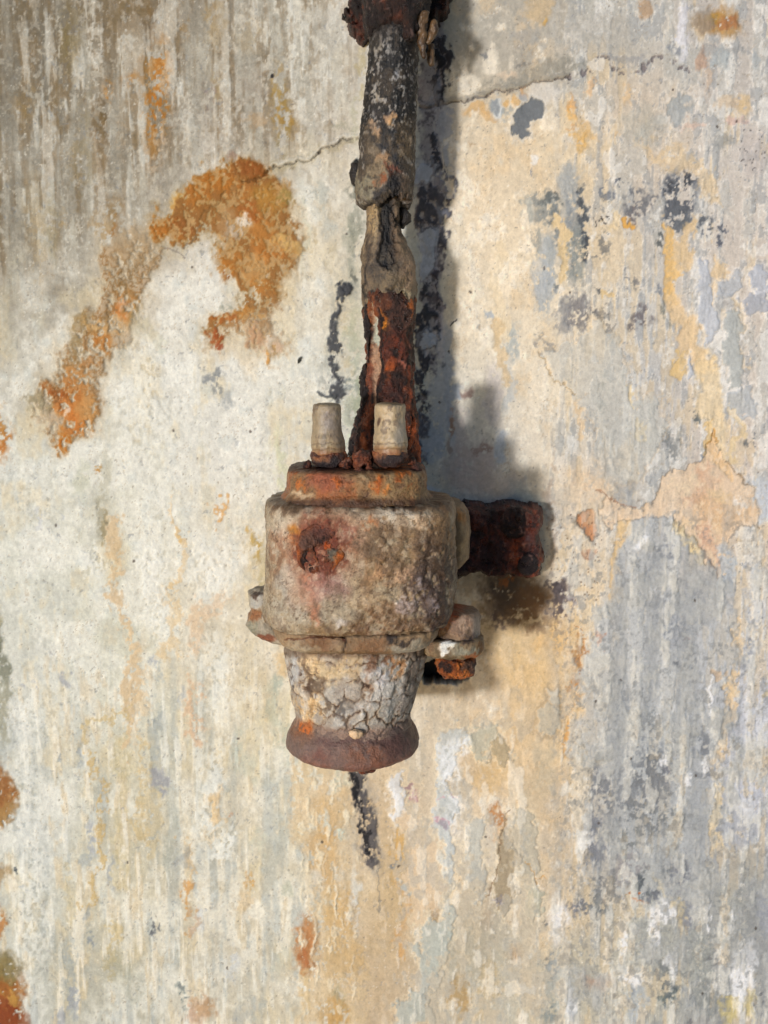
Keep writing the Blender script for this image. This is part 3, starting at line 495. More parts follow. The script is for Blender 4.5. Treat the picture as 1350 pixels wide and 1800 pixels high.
# salmon peeled patch
G([(1062,868),(1090,884),(1120,890),(1150,885),(1165,840),(1195,820),(1230,815),(1250,770),(1275,800),(1310,840),(1325,870),(1330,930),(1300,925),(1285,950),(1282,1000),(1260,1010),(1240,985),(1220,950),(1190,915),(1130,905),(1095,912),(1070,935),(1058,900)], (224,194,158), .75, 2.5, 1.4, dh=-2.2, edge=.4)
for x, y, rx, ry, c, a in [(1240,840,18,26,(212,164,130),.7),(1225,880,22,14,(206,156,126),.5),(1250,900,26,30,(216,170,124),.6),(1240,950,16,26,(206,152,124),.6),(1260,985,18,20,(214,170,140),.6),(1290,900,22,30,(216,178,134),.6),(1200,860,24,14,(228,206,170),.6),(1270,870,18,10,(222,190,140),.6),(1310,900,10,20,(214,180,140),.5),(1040,850,30,20,(228,194,152),.6)]:
    B(x, y, rx, ry, c, a, .6, 1.8, sp=-.3)
B(1030, 870, 44, 60, (228,198,158), .5, .9, 2.2); B(1040, 980, 26, 60, (228,204,166), .5, .9, 2.2)
L([(1275,805),(1310,842),(1326,872),(1330,905),(1340,935)], 1.6, (150,128,100), .7, w=.8, dh=-2); L([(1050,860),(1085,882),(1115,888)], 1.5, (170,120,90), .6, w=.8, dh=-2)
G([(1015,905),(1035,898),(1048,915),(1052,935),(1046,945),(1030,940),(1018,925)], (202,142,102), .9, 2, .8, dh=-2.5, edge=.5); B(1038,970,12,9,(200,150,118),.8,.4,1.2); B(1034,978,7,4,(160,100,76),.6,.4); B(1040,915,9,9,(206,172,134),.6,.5)
# grey field, right
G([(1105,915),(1150,900),(1185,915),(1215,960),(1245,1000),(1275,1010),(1290,1060),(1285,1180),(1272,1260),(1262,1340),(1250,1450),(1240,1600),(1180,1570),(1080,1590),(1030,1560),(1030,1450),(1010,1330),(1015,1200),(1060,1080),(1085,1010),(1100,960)], (176,178,178), .62, 6, 2.4, sp=-1.1, dh=1.5)
for x, y, rx, ry, c, a, s in [(1172,980,26,10,(140,144,150),.8,-.3),(1148,1015,12,20,(140,146,154),.8,-.3),(1200,1060,12,26,(150,154,160),.7,-.3),(1222,1070,12,24,(150,154,160),.7,-.3),(1180,1100,24,50,(156,160,166),.7,-.3),(1200,1168,20,8,(110,114,120),.8,-.1),(1212,1122,12,4,(150,130,130),.7,-.1),
    (1105,1250,20,50,(152,156,160),.7,-.2),(1120,1300,20,50,(136,140,144),.7,-.15),(1150,1270,14,40,(140,144,146),.7,-.15),(1160,1330,24,30,(142,146,150),.7,-.2),(1240,1310,20,20,(120,126,134),.8,-.1),(1300,1280,14,40,(150,154,158),.7,-.3),(1050,1390,14,40,(120,122,126),.8,-.2),(1045,1480,14,50,(124,126,132),.85,-.3),
    (1100,1400,50,46,(128,130,132),.75,-.15),(1150,1370,26,40,(118,120,122),.75,-.2),(1140,1440,40,30,(120,122,122),.7,-.15),(1190,1440,30,22,(126,128,126),.7,-.05),(1095,1480,24,20,(110,114,112),.8,-.02),(1180,1360,20,14,(120,120,128),.6,0),(1240,1360,16,14,(124,126,134),.7,-.1),(1110,1530,30,30,(140,136,136),.7,-.1),
    (1070,1560,20,24,(120,120,120),.8,0),(1045,1590,18,20,(112,116,118),.8,-.05),(1130,1560,8,20,(90,100,104),.85,-.1),(1150,1575,14,8,(96,100,110),.8,-.1),(1195,1540,16,26,(112,114,122),.85,-.15),(1180,1520,14,8,(112,116,118),.7,-.1),(1205,1610,12,30,(124,128,138),.8,-.3),(1085,1590,14,14,(124,126,126),.7,-.1),
    (1020,1600,14,12,(120,122,124),.75,-.05),(1170,1720,20,20,(116,120,120),.8,-.1),(1172,1745,14,14,(96,108,108),.85,-.2),(1230,1680,24,60,(150,152,146),.8,-.5),(1240,1770,26,40,(140,142,138),.8,-.4),(1250,1690,18,10,(110,108,108),.7,0),(1225,1790,20,10,(90,84,86),.8,-.1),(1345,1765,8,12,(80,82,86),.8,-.2),
    (1340,1600,10,40,(150,156,174),.7,-.3),(1300,1450,30,40,(160,166,178),.7,-.4),(1310,1400,30,26,(176,182,200),.8,-.5),(1330,1360,20,10,(176,184,204),.8,-.4),(1320,1300,24,80,(186,192,208),.7,-.5),(1320,1560,30,60,(156,156,150),.7,-.5),(1280,1600,30,60,(164,164,156),.6,-.4),(1280,1000,14,40,(176,184,190),.8,-.5),
    (1320,1000,12,12,(150,160,176),.7,-.2),(1325,1080,10,60,(170,174,180),.6,-.2),(1310,1150,12,30,(140,146,156),.7,-.1),(1340,880,20,40,(186,196,206),.8,-.5),(1300,880,10,10,(226,228,228),.6,None),(1345,1218,10,8,(196,180,140),.8,None),
    (1115,1765,18,40,(170,176,180),.8,-.4),(1110,1740,8,12,(140,146,150),.7,-.1),(980,1690,14,16,(120,126,130),.8,-.05),(960,1620,6,10,(110,112,112),.8,-.1),(958,1700,8,12,(90,96,96),.7,-.1),(985,1750,24,60,(150,160,160),.6,-.2),(960,1780,16,24,(130,138,138),.7,-.1),(1010,1595,16,14,(120,120,126),.7,-.1)]:
    B(x, y, rx, ry, c, a, .5, 1.9, sp=s, dh=-.8)
for x, y, rx, ry in [(1098,1655,6,26),(1150,1640,9,50),(1178,1700,9,20),(1170,1600,16,20),(1243,1615,4,18),(1280,1630,14,12),(1290,1610,4,12),(1030,1480,12,16),(985,1620,18,40),(1110,1720,16,18),(1300,1720,10,60),(1185,1240,4,8),(1160,1260,4,8),(1183,1300,3,14),(1150,1040,3,12),(1210,1370,5,12),(1250,1220,3,40),(1240,1350,5,20),(1165,1335,4,14),(1000,1760,10,40),(1320,1700,12,40),(1130,950,12,10)]:
    B(x, y, rx, ry, (224, 224, 224), .85, .5, 1.2, dh=1.2)
B(1112,1582,20,3.5,(176,92,44),.85,.5,1.6,sp=-.2); B(903,1678,11,14,(176,120,70),.85,1.0,.6); B(1052,1730,20,10,(190,126,88),.75,1.1,1,rot=15)
# -- below the fitting, right: ochre field, peeled discs
G([(860,1060),(900,1050),(960,1040),(1010,1080),(1035,1130),(1020,1170),(1010,1240),(1005,1300),(980,1400),(930,1500),(900,1480),(880,1400),(800,1370),(800,1300),(880,1270),(880,1180),(860,1120)], (224,182,122), .42, 14, 2.4, sp=-1., dh=-.8)
for x, y, rx, ry, c, a in [(900,1160,26,50,(228,190,132),.4),(940,1200,34,40,(226,184,124),.45),(970,1120,30,26,(222,174,112),.5),(900,1080,30,30,(216,172,116),.4),(890,1330,40,30,(214,176,124),.45),(860,1360,30,26,(212,170,110),.5),(1005,1200,8,26,(190,130,76),.8),(1015,1150,10,14,(170,116,70),.7),
    (1000,1290,7,40,(206,150,90),.7),(910,1220,14,9,(196,180,150),.5),(1055,1130,7,8,(190,110,76),.6),(870,1440,10,16,(180,116,66),.8),(885,1470,14,14,(206,140,80),.7),(930,1440,20,60,(196,182,152),.6),(960,1350,20,60,(190,178,150),.6),(900,1500,20,60,(170,156,130),.75),(880,1560,14,40,(164,148,124),.8),(895,1510,10,40,(166,160,146),.7),
    (850,1640,44,60,(176,168,148),.75),(845,1580,14,60,(170,150,122),.6),(820,1680,30,60,(172,164,140),.6),(760,1600,9,24,(160,110,56),.85),(770,1610,6,14,(140,104,60),.7),(700,1500,9,40,(206,160,96),.8),(715,1510,8,30,(190,140,74),.7),(710,1600,9,60,(206,160,110),.6),(700,1660,8,26,(206,150,90),.6),(805,1750,10,40,(180,140,84),.7),(860,1740,12,60,(190,166,120),.6),
    (895,1760,16,30,(170,170,156),.6),(890,1690,20,50,(178,172,150),.5)]:
    B(x, y, rx, ry, c, a, .55, 2.0, sp=-.6, dh=-.5)
G([(962,1215),(978,1208),(985,1230),(980,1250),(968,1246)], (196,192,176), .85, 2, .9, dh=1.8, rim=(160,140,110)); G([(945,1260),(960,1242),(985,1240),(985,1270),(970,1292),(955,1292),(940,1280)], (192,182,158), .85, 2, .9, dh=1.8, rim=(166,140,104))
for pts, c in [([(770,1300),(800,1275),(830,1290),(800,1320),(790,1370),(800,1420),(795,1470),(800,1540),(790,1560),(775,1490),(765,1440),(772,1380),(765,1330)],(190,196,196)),([(820,1280),(860,1275),(875,1300),(860,1330),(840,1325)],(186,184,162)),
    ([(740,1620),(780,1610),(790,1560),(800,1640),(780,1680),(775,1740),(745,1760),(740,1700),(735,1660)],(176,182,174)),([(700,1780),(720,1740),(750,1750),(770,1800),(700,1800)],(172,178,170)),([(825,1450),(845,1440),(850,1540),(840,1600),(828,1560),(815,1500)],(190,190,180)),
    ([(905,1420),(940,1440),(955,1540),(930,1560),(900,1520)],(184,178,158)),([(685,1360),(710,1350),(712,1400),(700,1450),(688,1420)],(206,208,210)),([(870,1300),(890,1310),(905,1330),(880,1350),(865,1330)],(178,160,124)),([(920,1560),(940,1550),(955,1590),(945,1620),(925,1600)],(180,180,158)),([(880,1470),(900,1460),(912,1500),(905,1580),(885,1620),(868,1600),(862,1540)],(168,150,118))]:
    G(pts, c, .85, 2.2, 1.6, dh=1.6, rim=(230,216,182))
G([(700,1420),(730,1400),(750,1460),(775,1500),(785,1560),(765,1590),(745,1600),(730,1640),(720,1560),(712,1480)], (222,194,156), .8, 3, 1.6, rim=(232,220,190))
for x, y, rx, ry in [(800,1400,14,60),(690,1400,10,26),(785,1340,14,40),(700,1420,10,16),(810,1310,14,20)]: B(x, y, rx, ry, (228,230,232), .7, .6, 1.6, sp=-.3)
for x, y, rx, ry, c in [(720,1392,8,6,(150,110,120)),(733,1402,7,5,(170,110,126)),(782,1450,10,8,(150,140,150)),(780,1444,14,3,(206,150,170)),(786,1406,14,2.5,(214,160,176)),(690,1515,7,9,(120,130,140)),(710,1555,5,10,(160,176,184)),(870,1580,9,7,(140,134,140))]:
    B(x, y, rx, ry, c, .75, .4, 1.4, sp=-.3)
low = sst(1150, 1350, V+w.lv)*sst(640, 720, U); gr = right*sst(850, 950, V)
layer(w.ST*.45+w.K*.55+w.ST2*.3, .27, .08, (226, 222, 209), .5*np.maximum(low, gr*.8), .8)
layer(-w.K*.5+w.I*.5+w.ST2*.4, .26, .06, (178, 177, 168), .5*low, .8, (226, 214, 186), .04)
layer(w.ST2*.7-w.K*.5+w.N*.3, .34, .08, (206, 186, 150), .4*low)
layer(-w.K*.6+w.N*.6+w.F*.3, .42, .12, (128, 130, 130), .4*gr); layer(w.I*.6+w.ST*.25+w.K*.3, .26, .08, (204, 201, 190), .45*gr, .6)
layer(-w.ST2*.6+w.I*.5+w.K*.3, .26, .08, (148, 150, 150), .4*gr)
layer(w.N*.7+w.F*.5, .40, .12, (150, 148, 140), .16*right)
# stain under the wall bracket
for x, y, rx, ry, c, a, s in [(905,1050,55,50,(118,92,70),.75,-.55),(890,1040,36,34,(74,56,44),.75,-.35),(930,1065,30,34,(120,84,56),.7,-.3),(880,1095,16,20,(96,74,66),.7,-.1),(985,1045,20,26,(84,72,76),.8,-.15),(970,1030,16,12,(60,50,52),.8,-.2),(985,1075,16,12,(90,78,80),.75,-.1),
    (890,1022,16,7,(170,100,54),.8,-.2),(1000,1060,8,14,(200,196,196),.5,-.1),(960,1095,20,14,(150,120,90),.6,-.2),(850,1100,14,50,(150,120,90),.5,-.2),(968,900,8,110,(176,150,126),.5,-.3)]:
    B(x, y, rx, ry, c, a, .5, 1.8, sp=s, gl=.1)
for i in range(60):
    r = np.random.RandomState(900+i); B(r.uniform(960,1060), r.uniform(900,1060), 1.3, 1.5, (110,84,60), .6, .3, .3)
for i in range(34):
    r = np.random.RandomState(300+i); B(r.uniform(20,1330), r.uniform(20,1780), 2.1, 2.6, (70,60,52), .7, .3, .3)
L([(892,1420),(886,1440),(880,1500),(860,1560),(850,1580)], 1.4, (130,100,70), .6, w=1, dh=-1.5); L([(920,1516),(940,1530),(945,1548),(965,1550)], 1.5, (196,150,96), .7, dh=-1.5); L([(1005,1110),(1030,1125),(1020,1180)], 1.5, (180,120,76), .6, w=1.4, dh=-2)
# recess sunk in the wall behind the fitting, painted near black
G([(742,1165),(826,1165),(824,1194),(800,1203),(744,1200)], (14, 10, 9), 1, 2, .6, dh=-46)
f1, f2, cid = worley(X/5, Z/6, 9); w.col *= (1+.025*cid)[:, None].astype(np.float32)
w.h *= np.where(w.h > -20, 1.4, 1); w.h += 1.6*fbm(X/60, Z/80, seed=60, o=4)+.22*w.N+.6*w.K+.12*w.F
mx = w.col.max(1, keepdims=True); mn = w.col.min(1, keepdims=True); sa = (mx-mn)/mx; md = w.col.mean(1, keepdims=True)
cool = sst(0, 12, w.col[:, 2:3]-w.col[:, 0:1]); warm = sst(.25, .55, sa)*(1-cool)
mild = sst(.03, .12, sa)*sst(.5, .36, sa)*(1-cool)
w.col += (md-w.col)*(.6*cool+.06*warm)+(C3((208, 200, 188))*md/200-w.col)*.27*mild; w.col[:, 1:2] -= .5; w.col[:, 2:3] += 2.5; w.col[:, :1] -= 2.5; w.col[:, 1:2] += 3*warm
w.col *= 1-(left*.0)[:, None]+left[:, None]*C3((-.004, -.006, -.028))
w.col += (w.col-C3((196, 190, 178)))*(.14*(right+topl*.8+.5*crm))[:, None]*sst(60, 120, w.col.mean(1))[:, None]
w.col = np.clip(w.col, 8, 238)
pos = wp.copy(); pos[:, 1] = -w.h
nr, nc = len(zs), len(xs)
faces = gridfaces(nr, nc, flip=True)
# masonry thickness: sides and back
rim = np.r_[A(nc), A(1, nr)*nc+nc-1, (nr-1)*nc+A(nc-2, -1, -1), A(nr-2, 0, -1)*nc]
bk = pos[rim].copy(); bk[:, 1] = 900; n0 = len(pos); m = len(rim); k = A(m)
side = np.stack([rim, rim[(k+1) % m], n0+(k+1) % m, n0+k], -1)
cor = [0, nc-1, nc-1+nr-1, 2*nc-2+nr-1]
faces = np.r_[faces, side, [[n0+cor[0], n0+cor[1], n0+cor[2], n0+cor[3]]]]
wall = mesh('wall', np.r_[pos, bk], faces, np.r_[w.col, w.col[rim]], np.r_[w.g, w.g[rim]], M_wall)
wall['label'] = 'old limewashed masonry wall with peeling coats, rust blooms and ochre streaks behind the fitting'
wall['category'] = 'wall'
del w, wp, pos, X, Z, U, V

# ------------------------------------------------------------------ the fitting
AX = 250.0          # distance of the fitting's axis from the wall
def base(pt, c, a=.12):
    pt.col[:] = C3(c); pt.col *= (1+a*pt.K+a*.6*pt.N)[:, None]
def rusty(pt, dark=(62, 30, 20), mid=(112, 56, 28), hi=(176, 92, 34), t=0.0):
    n = pt.K*.8+pt.N*.6+pt.I*.4
    pt.col[:] = C3(dark); al = slice(None)
    pt.put(al, sst(-.35+t, .1+t, n), mid); pt.put(al, sst(.25+t, .6+t, n)*.8, hi)
    pt.put(al, sst(.35, .6, -pt.N-.4*pt.K)*.7, (30, 20, 20)); pt.put(al, sst(.45, .6, pt.F*.6+pt.N*.6)*.5, (150, 120, 110))
    pt.g[:] = sst(.1, .5, pt.Q[0])*.8
def done(pt, cast=False):
    if cast: pt.col[:] = (pt.col*1.18-24)*C3((1.01, .965, .92))
    pt.col[:] = np.clip(pt.col, 8, 235)

fit = thing('corroded_fitting', P(633, 1355, AX), 'heavily corroded cast metal fitting with two stub terminals, hanging on the end of the conduit', 'metal fitting')

def p_body(pt):
    base(pt, (146, 136, 116), .14); al = slice(None); B, G, L = pt.B, pt.G, pt.L_
    pt.put(al, sst(.05, .16, pt.K+.35*pt.N)*.62, (104, 84, 64), 0, .25); pt.put(al, sst(.12, .25, -pt.K+.4*pt.N)*.5, (180, 174, 158))
    pt.put(al, sst(.1, .5, pt.I+.4*pt.K)*.6, (186, 184, 172)); pt.put(al, sst(.15, .5, -pt.I+.5*pt.ST)*.6, (134, 112, 84))
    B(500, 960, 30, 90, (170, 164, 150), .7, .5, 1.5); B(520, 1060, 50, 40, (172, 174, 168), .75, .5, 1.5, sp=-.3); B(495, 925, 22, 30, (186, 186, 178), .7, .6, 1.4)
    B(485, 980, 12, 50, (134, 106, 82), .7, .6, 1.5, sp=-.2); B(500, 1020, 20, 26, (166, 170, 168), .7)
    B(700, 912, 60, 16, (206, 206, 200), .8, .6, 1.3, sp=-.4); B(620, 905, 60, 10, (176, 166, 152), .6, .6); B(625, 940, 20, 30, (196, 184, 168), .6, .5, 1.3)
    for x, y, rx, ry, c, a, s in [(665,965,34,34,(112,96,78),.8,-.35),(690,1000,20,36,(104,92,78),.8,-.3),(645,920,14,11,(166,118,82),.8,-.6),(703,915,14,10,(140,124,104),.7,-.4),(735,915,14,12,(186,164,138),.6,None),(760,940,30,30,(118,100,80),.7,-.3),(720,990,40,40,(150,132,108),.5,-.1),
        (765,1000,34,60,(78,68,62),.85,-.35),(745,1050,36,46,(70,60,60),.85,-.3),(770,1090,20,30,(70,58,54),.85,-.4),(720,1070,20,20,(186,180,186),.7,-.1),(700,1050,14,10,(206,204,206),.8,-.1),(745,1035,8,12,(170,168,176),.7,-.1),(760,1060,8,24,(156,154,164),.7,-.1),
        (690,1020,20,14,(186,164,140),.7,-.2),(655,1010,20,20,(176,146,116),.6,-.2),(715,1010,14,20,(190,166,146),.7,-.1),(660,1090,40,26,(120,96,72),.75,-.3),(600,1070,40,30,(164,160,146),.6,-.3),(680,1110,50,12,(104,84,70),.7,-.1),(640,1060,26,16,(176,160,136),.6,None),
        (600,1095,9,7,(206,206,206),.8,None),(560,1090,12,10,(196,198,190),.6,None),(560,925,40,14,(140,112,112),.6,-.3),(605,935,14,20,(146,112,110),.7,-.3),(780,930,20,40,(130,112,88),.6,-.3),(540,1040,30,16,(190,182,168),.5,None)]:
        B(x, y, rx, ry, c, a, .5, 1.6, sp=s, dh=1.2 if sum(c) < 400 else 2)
    B(563, 965, 60, 66, (150, 110, 92), .75, .6, 1.5); B(516, 945, 12, 24, (176, 116, 64), .7, .7, 1.4); B(563, 965, 47, 52, (92, 52, 38), .95, .25, 1.8, sp=-.6, dh=1.5); B(563, 965, 58, 64, (126, 74, 54), .6, .4, 2.0, sp=-.2); B(515, 930, 10, 9, (178, 130, 60), .8, .6)
    L([(545,1015),(545,1050),(552,1090)], 9, (170, 112, 84), .7, .8, 1.6, sp=-.3); B(575, 1030, 30, 22, (150, 122, 128), .6, .7, 1.6)
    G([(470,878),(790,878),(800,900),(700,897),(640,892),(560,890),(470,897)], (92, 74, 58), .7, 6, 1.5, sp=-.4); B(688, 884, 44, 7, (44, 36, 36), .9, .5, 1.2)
    f1, f2, cid = worley(pt.p[:, 0]/15+pt.Q[0]*.4, pt.p[:, 2]/15+pt.Q[1]*.4, 31)
    right = sst(600, 700, pt.u)*sst(900, 960, pt.v)
    pt.put(al, sst(.12, .02, f2-f1)*right*.55, (84, 70, 56), -.8); pt.h += right*sst(.5, .1, f1)*2.2*(cid > -.2)
    f1, f2, cid = worley(pt.p[:, 0]/44+pt.M[0]*.5+pt.Q[0]*.2, pt.p[:, 2]/50+pt.M[1]*.5+pt.Q[1]*.2, 33)
    pt.put(al, sst(.035, .0, f2-f1)*.6, (74, 58, 46), -1.6)
    B(540, 1040, 34, 30, (176, 150, 136), .5, .8, 1.5); pt.put(al, sst(.25, .55, pt.N+.4*pt.F)*.35, (98, 84, 70)); pt.put(al, sst(.3, .6, -pt.N+.5*pt.F)*.35, (206, 200, 188)); pt.h += .8*pt.N; done(pt, True)
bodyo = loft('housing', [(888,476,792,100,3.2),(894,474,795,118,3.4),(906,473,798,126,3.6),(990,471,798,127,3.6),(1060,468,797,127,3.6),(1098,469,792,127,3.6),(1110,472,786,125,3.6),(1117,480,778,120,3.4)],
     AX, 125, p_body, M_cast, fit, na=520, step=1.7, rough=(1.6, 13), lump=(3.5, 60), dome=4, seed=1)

def p_cap(pt):
    base(pt, (140, 116, 88), .14); al = slice(None); B = pt.B
    pt.put(al, sst(-.1, .4, pt.K+.3*pt.N)*.8, (150, 98, 62)); B(700, 850, 60, 30, (148, 134, 104), .75, .6, 1.5, sp=-.3); B(575, 845, 34, 18, (150, 96, 76), .8, .5, 1.4)
    for x, y, r, c in [(527,850,14,(176,108,50)),(590,845,10,(186,108,44)),(662,852,12,(180,100,40)),(680,860,8,(196,128,64)),(640,845,16,(156,142,118)),(700,838,12,(160,90,40))]: B(x, y, r*.8, r, c, .8, .6, 1.6, sp=-.2, dh=1.5)
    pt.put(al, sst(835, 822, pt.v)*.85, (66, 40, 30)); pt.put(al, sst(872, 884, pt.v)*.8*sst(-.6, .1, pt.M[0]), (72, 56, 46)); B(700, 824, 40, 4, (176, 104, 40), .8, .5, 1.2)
    B(530, 872, 20, 5, (200, 190, 170), .7, .6, 1.2); f1, f2, cid = worley(pt.p[:, 0]/26+pt.Q[0]*.4, pt.p[:, 2]/20+pt.Q[1]*.4, 35)
    pt.put(al, sst(.06, .0, f2-f1)*.6, (64, 44, 34), -1.4); done(pt, True)
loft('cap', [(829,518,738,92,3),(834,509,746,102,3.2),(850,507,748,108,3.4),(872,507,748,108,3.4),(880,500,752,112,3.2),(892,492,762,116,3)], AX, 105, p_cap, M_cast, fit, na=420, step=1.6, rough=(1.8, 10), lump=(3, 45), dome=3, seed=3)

def p_boss(pt):
    base(pt, (128, 112, 88), .18); pt.put(slice(None), sst(.1, .4, pt.ST+.4*pt.K)*.5, (92, 78, 60)); pt.B(800, 950, 10, 60, (110, 94, 70), .6, .7); pt.B(815, 960, 8, 40, (176, 158, 124), .6, .8); pt.B(810, 905, 10, 14, (170, 116, 50), .7, .7, 1.2, sp=-.2); done(pt, True)
loft('side_boss', [(884,700,795,40,2.4),(890,700,812,62,2.6),(905,700,822,72,2.8),(950,700,826,76,3),(990,700,824,70,2.8),(1003,700,812,60,2.6),(1008,700,800,40,2.4)], AX-40, 60, p_boss, M_cast, fit, na=240, step=1.8, rough=(1.2, 12), lump=(2, 40), dome=3, seed=5)

def p_flange(pt):
    base(pt, (140, 124, 102), .14); B = pt.B; al = slice(None)
    for x, y, rx, ry, c, a in [(530,1135,30,14,(164,160,146),.7),(570,1130,34,12,(116,88,64),.8),(655,1138,40,16,(122,96,72),.8),(715,1140,34,10,(158,162,158),.8),(700,1124,26,5,(46,42,44),.8),(590,1140,12,16,(170,158,140),.5),(740,1135,20,10,(150,146,134),.7)]: B(x, y, rx, ry, c, a, .5, 1.5, sp=-.5, dh=1)
    pt.L_([(604,1114),(607,1130),(605,1152)], 1.5, (50,38,30), .9, w=.4, dh=-3); pt.L_([(500,1122),(600,1120),(605,1128)], 1.6, (90,56,40), .8, w=.6, dh=-2)
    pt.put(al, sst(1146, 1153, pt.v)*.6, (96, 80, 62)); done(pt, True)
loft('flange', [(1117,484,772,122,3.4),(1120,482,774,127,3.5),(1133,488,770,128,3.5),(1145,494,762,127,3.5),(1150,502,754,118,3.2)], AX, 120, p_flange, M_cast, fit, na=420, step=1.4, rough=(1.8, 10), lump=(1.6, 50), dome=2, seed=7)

def p_lugL(pt):
    base(pt, (158, 156, 146), .14); pt.B(450, 1080, 12, 10, (140, 96, 62), .8, .5, 1.2); pt.B(452, 1055, 12, 14, (176, 182, 184), .7); pt.B(445, 1100, 12, 12, (140, 144, 132), .7); pt.B(455, 1045, 14, 5, (60,44,36), .8, .5); pt.B(468, 1125, 20, 8, (120, 70, 48), .8); done(pt, True)
loft('left_lug' if 0 else 'lug', [(1042,446,476,26,2.4),(1047,438,484,34,2.4),(1072,437,490,38,2.4),(1078,441,490,34,2.4),(1084,436,492,36,2.4),(1105,434,496,38,2.6),(1120,448,508,38,2.6),(1130,470,520,34,2.4),(1136,488,528,30,2.4)], AX-6, 30, p_lugL, M_cast, fit, na=200, step=1.6, rough=(1.6, 9), lump=(3, 30), dome=2, seed=9)
def p_lugR(pt):
    base(pt, (134, 118, 102), .16); al = slice(None); B = pt.B
    B(818, 1102, 22, 20, (166, 152, 142), .75, .5, 1.6, sp=-.2); pt.put(al, sst(.1, .35, pt.N+.5*pt.K)*.5, (104, 86, 74)); B(780, 1085, 24, 16, (166, 112, 88), .8, .5, 1.5); B(795, 1066, 20, 10, (150, 84, 50), .85, .5, 1.5, sp=-.4); B(830, 1125, 16, 10, (60, 54, 58), .85, .5, 1.4, sp=-.3); B(838, 1105, 8, 26, (170, 168, 166), .6, .6)
    B(775, 1122, 20, 8, (90, 76, 62), .7, .5, 1.4); done(pt, True)
loft('lug', [(1072,772,806,24,2),(1076,766,820,34,2),(1082,762,838,40,2.2),(1092,758,844,42,2.3),(1120,756,845,43,2.3),(1128,756,844,42,2.3)], AX-4, 34, p_lugR, M_cast, fit, na=240, step=1.6, rough=(1.5, 10), lump=(2.5, 30), dome=3, seed=11)
def p_ear(pt):
    base(pt, (128, 116, 96), .16); B = pt.B; pt.put(slice(None), sst(.1, .35, pt.N+.5*pt.K)*.5, (96, 76, 60))
    B(783, 1139, 17, 9, (238, 240, 240), .95, .25, 1.6, dh=1, gl=.9); B(820, 1148, 24, 10, (150, 156, 148), .8, .5, 1.3, sp=-.4); B(835, 1158, 16, 6, (160, 96, 52), .8, .5, 1.2); B(846, 1140, 5, 18, (110, 84, 50), .8); B(815, 1128, 20, 4, (70,60,58), .7); B(760, 1156, 20, 4, (196, 182, 150), .7); done(pt, True)
loft('ear_plate', [(1128,744,845,48,2.4),(1131,728,849,53,2.6),(1144,722,850,54,2.6),(1153,730,848,52,2.6),(1160,754,842,44,2.2)], AX-4, 40, p_ear, M_cast, fit, na=260, step=1.5, rough=(1.6, 10), lump=(2.5, 30), dome=2, seed=13)
def p_bolt(pt):
    rusty(pt, (84, 42, 24), (146, 76, 30), (186, 106, 38), -.1); pt.B(822, 1172, 14, 10, (60, 44, 40), .8, .5, 1.3); done(pt)
loft('bolt_head', [(1162,768,832,26,2.6),(1172,764,832,30,2.6),(1184,768,830,28,2.4),(1190,776,824,22,2.2)], AX-4, 28, p_bolt, M_rust, fit, na=200, step=1.4, rough=(4.5, 8), lump=(4, 22), dome=3, seed=15, rag=(0, 6))

def p_cone(pt):
    base(pt, (170, 168, 164), .1); al = slice(None); B = pt.B; p = pt.p
    th = np.arctan2(p[:, 0]-P(633, 1200, AX)[0], -p[:, 1]-AX)*105
    big = sst(610, 560, pt.u)
    f1, f2, cid = worley(th/30+pt.M[0]*.4+pt.Q[0]*.16, p[:, 2]/26+pt.M[1]*.3+pt.Q[1]*.12, 41)
    pt.col *= (1+.07*cid)[:, None]
    pt.put(al, sst(.2, .75, f1)*.3, (150, 138, 118)); on = sst(-.9, -.1, pt.K+.5*pt.I); pt.put(al, sst(.28, .05, f2-f1)*.55*on, (132, 108, 82)); pt.put(al, sst(.11, .03, f2-f1)*.95*on, (64, 48, 38)); pt.put(al, sst(.2, .5, pt.N+.5*pt.K)*.5, (112, 100, 92)); pt.put(al, sst(.1, .5, pt.I-.4*pt.K)*.45, (140, 128, 116)); pt.h += sst(0, .18, f2-f1)*2.8*on-1
    for x, y, rx, ry, c, a, s in [(545,1235,30,34,(206,178,134),.8,-.35),(570,1175,40,20,(196,178,144),.75,-.3),(545,1165,10,22,(214,190,150),.7,None),(550,1200,24,18,(86,72,60),.75,-.15),(540,1185,10,30,(78,62,52),.7,-.1),(590,1240,30,18,(84,82,82),.75,-.05),(560,1250,20,20,(110,88,62),.6,0),(600,1265,26,10,(96,92,92),.6,-.05),
        (670,1165,26,12,(110,78,58),.8,-.3),(620,1170,20,20,(186,166,134),.7,-.2),(695,1170,10,26,(170,126,84),.7,-.2),(525,1180,10,30,(172,178,186),.7,-.4),(535,1230,8,20,(180,184,190),.6,-.3),(730,1190,14,50,(104,94,88),.7,-.4),(712,1240,14,26,(120,112,108),.6,-.3),(515,1200,5,20,(60,50,46),.7,-.1),
        (665,1190,22,18,(190,192,198),.7,-.3),(690,1215,26,20,(182,182,182),.6,-.3),(640,1240,24,10,(196,196,196),.6,-.3),(650,1205,5,30,(130,96,70),.6,-.2)]:
        B(x, y, rx, ry, c, a, .5, 1.6, sp=s, dh=.8 if sum(c) > 450 else -1.2)
    pt.put(al, sst(1276, 1296, pt.vz+pt.M[0]*5), (128, 110, 100)); B(535, 1278, 15, 15, (170, 96, 44), .9, .6, 1.2, dh=1); pt.put(al, sst(1160, 1148, pt.v)*.6, (90, 72, 56)); pt.col[:] = (pt.col*1.2-14)*C3((1, .99, .975)); done(pt)
